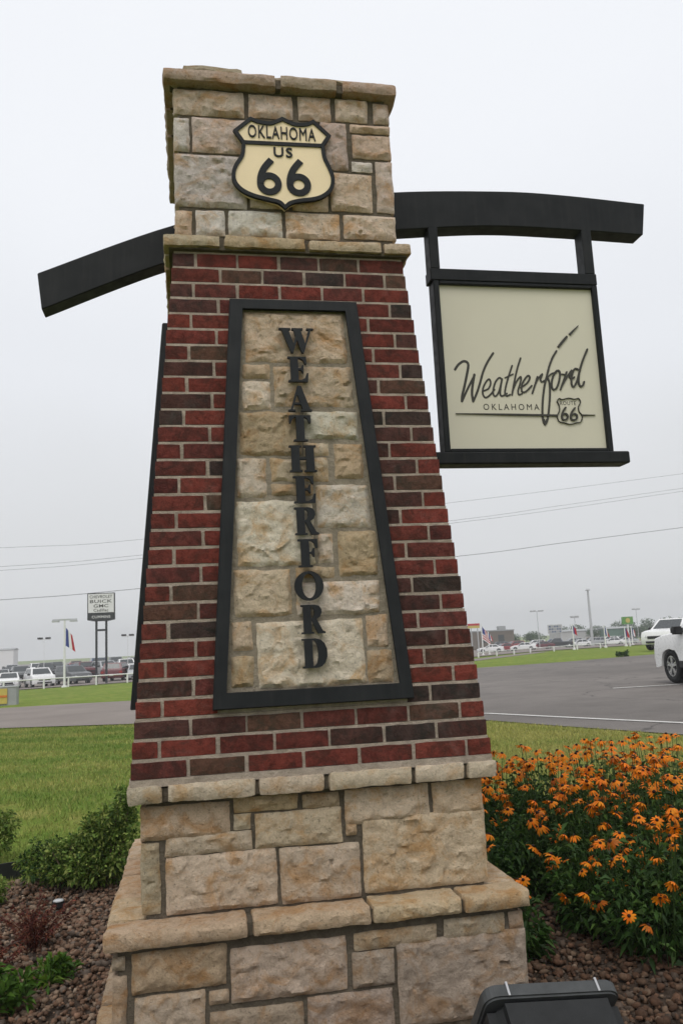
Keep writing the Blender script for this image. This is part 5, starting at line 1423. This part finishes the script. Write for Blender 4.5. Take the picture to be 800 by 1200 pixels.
# ------------------------------------------------------------------ far buildings, signs and trees
bb = tag(empty('brown_building', (65.8, 178, ground_z(65.8, 178))), 'low flat brown building behind the right lot next to the pillar', 'building')
z0 = bb.location.z
MB().box(-20, 5.1, -4, 6, -.3, 2.87 - z0).build('wall', 'brown_wall', bb)
MB().box(-20.1, 5.2, -4.1, 6.1, 2.872 - z0, 3.12 - z0).build('parapet', 'roof_unit', bb)
MB().box(2.8, 4.4, -1, .5, 3.12 - z0, 4.0 - z0).build('roof_unit', 'roof_unit', bb)
for x in (-10, -6, -2, 2): MB().box(x - .7, x + .7, -4.06, -3.98, 1.6, 3.2).build('window', 'car_glass', bb)
ys = tag(empty('roof_sign', (42.2, 118, ground_z(42, 118))), 'yellow and red sign board above the brown building', 'sign')
for x in (-.6, .4): MB().box(x - .06, x + .06, -.06, .06, -.2, 3.0 - ys.location.z).build('post', 'pole_grey', ys)
MB().box(-1.1, .75, -.1, .1, 3.02 - ys.location.z, 3.40 - ys.location.z).build('yellow_panel', 'yellow_paint', ys)
MB().box(-1.1, .75, -.12, .12, 3.41 - ys.location.z, 3.72 - ys.location.z).build('red_panel', 'flag_red', ys)
bl = tag(empty('billboard', (83.5, 180, ground_z(83, 180))), 'pale far billboard on posts beyond the right lot', 'billboard')
z0 = bl.location.z
for x in (-1.4, 0, 1.4): MB().box(x - .08, x + .08, -.08, .08, -.2, 1.75 - z0).build('post', 'pole_grey', bl)
MB().box(-1.75, 1.75, -.12, .12, 1.75 - z0, 3.8 - z0).build('sign_panel', 'pale_wall', bl)
for j in range(3):
    for i in range(5): MB().box(-1.55 + i * .64, -1.08 + i * .64, -.15, -.125, 1.95 - z0 + j * .6, 2.35 - z0 + j * .6).build('poster_block', 'car_blue' if (i + j) % 3 else 'roof_unit', bl)
gs = tag(empty('green_sign', (63.0, 110, ground_z(63, 110))), 'green square sign with a yellow middle on a pole beyond the right lot', 'sign')
z0 = gs.location.z
MB().tube([(0, 0, -.2), (0, 0, 2.48 - z0)], .10, 8).build('post', 'white_paint', gs)
MB().box(-.85, .85, -.14, .14, 2.48 - z0, 3.56 - z0).build('sign_panel', 'green_sign', gs)
v_, f_ = solid_outline([[(.36 * math.cos(a), 3.02 - z0 + .36 * math.sin(a)) for a in [6.2832 * i / 14 for i in range(14)]]], -.17, -.143)
obj('sign_emblem', fixn(mesh('sign_emblem', v_, f_, 'yellow_paint')), gs)
for (x, y, w, h, mat, lab) in ((92.5, 188, 5.4, 1.6, 'pale_wall', 'long pale shed beyond the right lot under the billboard'), (101.0, 184, 3.8, 1.75, 'green_wall', 'dark green shed left of the green sign'),
                               (-52, 230, 6.0, 5.6, 'flag_white', 'pale hall faint in the haze at the far left'),):
    r = tag(empty('far_shed', (x, y, ground_z(x, y))), lab, 'building', 'far buildings'); h += flat_z(x, y) - r.location.z
    MB().box(-w, w, -3, 3, -.3, h - .2).build('wall', mat, r)
    m = MB(); m.add([(-w - .2, -3.2, h - .2), (w + .2, -3.2, h - .2), (w + .2, 3.2, h - .2), (-w - .2, 3.2, h - .2), (-w - .2, 0, h + .25), (w + .2, 0, h + .25)], [(0, 1, 5, 4), (2, 3, 4, 5), (1, 2, 5), (3, 0, 4), (3, 2, 1, 0)])
    m.build('roof', 'roof_unit', r)
    for i in range(3): MB().box(-w * .6 + i * w * .6 - .35, -w * .6 + i * w * .6 + .35, -3.05, -2.98, .3, min(h - .4, 1.3)).build('window', 'car_glass', r)
def tree(x, y, h, r, seed, label):
    z = ground_z(x, y); h += flat_z(x, y) - z
    root = tag(empty('far_tree', (x, y, z)), label, 'tree', 'trees beyond the right lot')
    m = MB(); m.tube([(0, 0, -.3), (.05 * h, 0, h * .3), (0, .03 * h, h * .62)], [.05 * h, .035 * h, .015 * h], 7)
    for k in range(4):
        a = 1.57 * k + seed; m.tube([(.03 * h, 0, h * (.28 + .06 * k)), (math.cos(a) * r * .6, math.sin(a) * r * .6, h * (.55 + .07 * k))], [.022 * h, .008 * h], 5)
    m.build('trunk', 'bark', root)
    q = random.Random(seed)
    bl = [(q.uniform(-.5, .5) * r, q.uniform(-.5, .5) * r, h * q.uniform(.4, .85), r * q.uniform(.35, .6), r * q.uniform(.35, .6), h * q.uniform(.13, .22)) for _ in range(8)]
    P, d = in_blob(900, bl); n = len(P)
    T = np.array(DEEP)[RNG.integers(0, 4, n)] * RNG.uniform(.8, 1.3, (n, 1))
    V, F, T = leaf_cloud(P, d + RNG.normal(scale=.8, size=(n, 3)), RNG.uniform(.3, .7, n) * h / 7, RNG.uniform(.25, .5, n) * h / 7, T)
    tag(obj('crown', fast_mesh('crown', V, F, 'leaf', T), root), kind='stuff')
TREES = [(102, 178, 2.3, 2.4, 'squat dark green tree below the green sign'), (104, 178, 2.1, 2.3, 'round green tree right of the green sign'), (94, 182, 1.9, 2.2, 'small tree left of the green sign'),
         (104, 220, 3.2, 3.4, 'hazy tree right of the billboard'), (110, 225, 3.6, 3.6, 'hazy tree behind the tall mast'), (117, 222, 3.0, 3.5, 'hazy low tree between mast and green sign'),
         (123, 220, 4.0, 4.0, 'hazy tree behind the green sign'), (129, 218, 4.4, 4.2, 'tallest hazy tree right of the green sign'), (135, 216, 4.8, 4.4, 'hazy tree above the white car nose'), (142, 214, 4.6, 4.5, 'hazy tree at the right edge of the tree line'),
         (74, 184, 1.7, 2.2, 'low dark tree just right of the brown building'), (79, 184, 1.5, 2.1, 'low tree under the grey lamp pole'), (97, 222, 2.6, 3.2, 'hazy low tree left of the billboard posts')]
for i, (x, y, h, r, lab) in enumerate(TREES): tree(x, y, h, r, i, lab)

# ------------------------------------------------------------------ overhead wires
for pts, rad, lab in (([(-17.29, 11.64), (-4.86, 12.11), (24.86, 15.01), (37.86, 16.32), (51.71, 17.81)], .013, 'topmost thin overhead wire'),
                      ([(-17.26, 9.93), (-5.26, 10.6), (25.63, 13.26), (37.69, 14.62), (51.51, 16.23)], .014, 'upper wire of the close middle pair'),
                      ([(-17.26, 9.58), (-5.26, 10.28), (25.61, 13.0), (37.66, 14.26), (51.47, 15.9)], .014, 'lower wire of the close middle pair'),
                      ([(-17.21, 6.93), (-5.28, 7.5), (25.81, 9.63), (37.31, 10.71), (50.98, 12.0)], .024, 'lowest and thickest overhead wire')):
    a, b = pts[0], pts[1]; p0 = (-45, a[1] - (b[1] - a[1]) / (b[0] - a[0]) * 14)
    c, d = pts[-2], pts[-1]; p1 = (80, d[1] + (d[1] - c[1]) / (d[0] - c[0]) * 28)
    C_ = smooth_curve([p0] + pts + [p1], 8)
    tag(MB().tube([(p.x, 75, p.y) for p in C_], rad, 6).build('overhead_wire', 'wire_black', smooth=True), lab + ' crossing the sky behind the pillar', 'wire', 'overhead wires')

# ------------------------------------------------------------------ damp summer haze
hz = MB().box(-320, 320, -60, 640, -4.5, 20.0).me('haze')
km = bpy.data.materials.new('haze_air'); km.use_nodes = True
t_ = km.node_tree; t_.nodes.clear()
vo = t_.nodes.new('ShaderNodeOutputMaterial'); pv = t_.nodes.new('ShaderNodeVolumePrincipled')
pv.inputs['Color'].default_value = (0.93, 0.95, 0.97, 1); pv.inputs['Density'].default_value = 0.0011; pv.inputs['Anisotropy'].default_value = 0.2
t_.links.new(pv.outputs[0], vo.inputs['Volume'])
hz.materials.clear(); hz.materials.append(km)
tag(obj('haze', hz), 'thin grey haze hanging over the far lots', 'haze', kind='stuff')
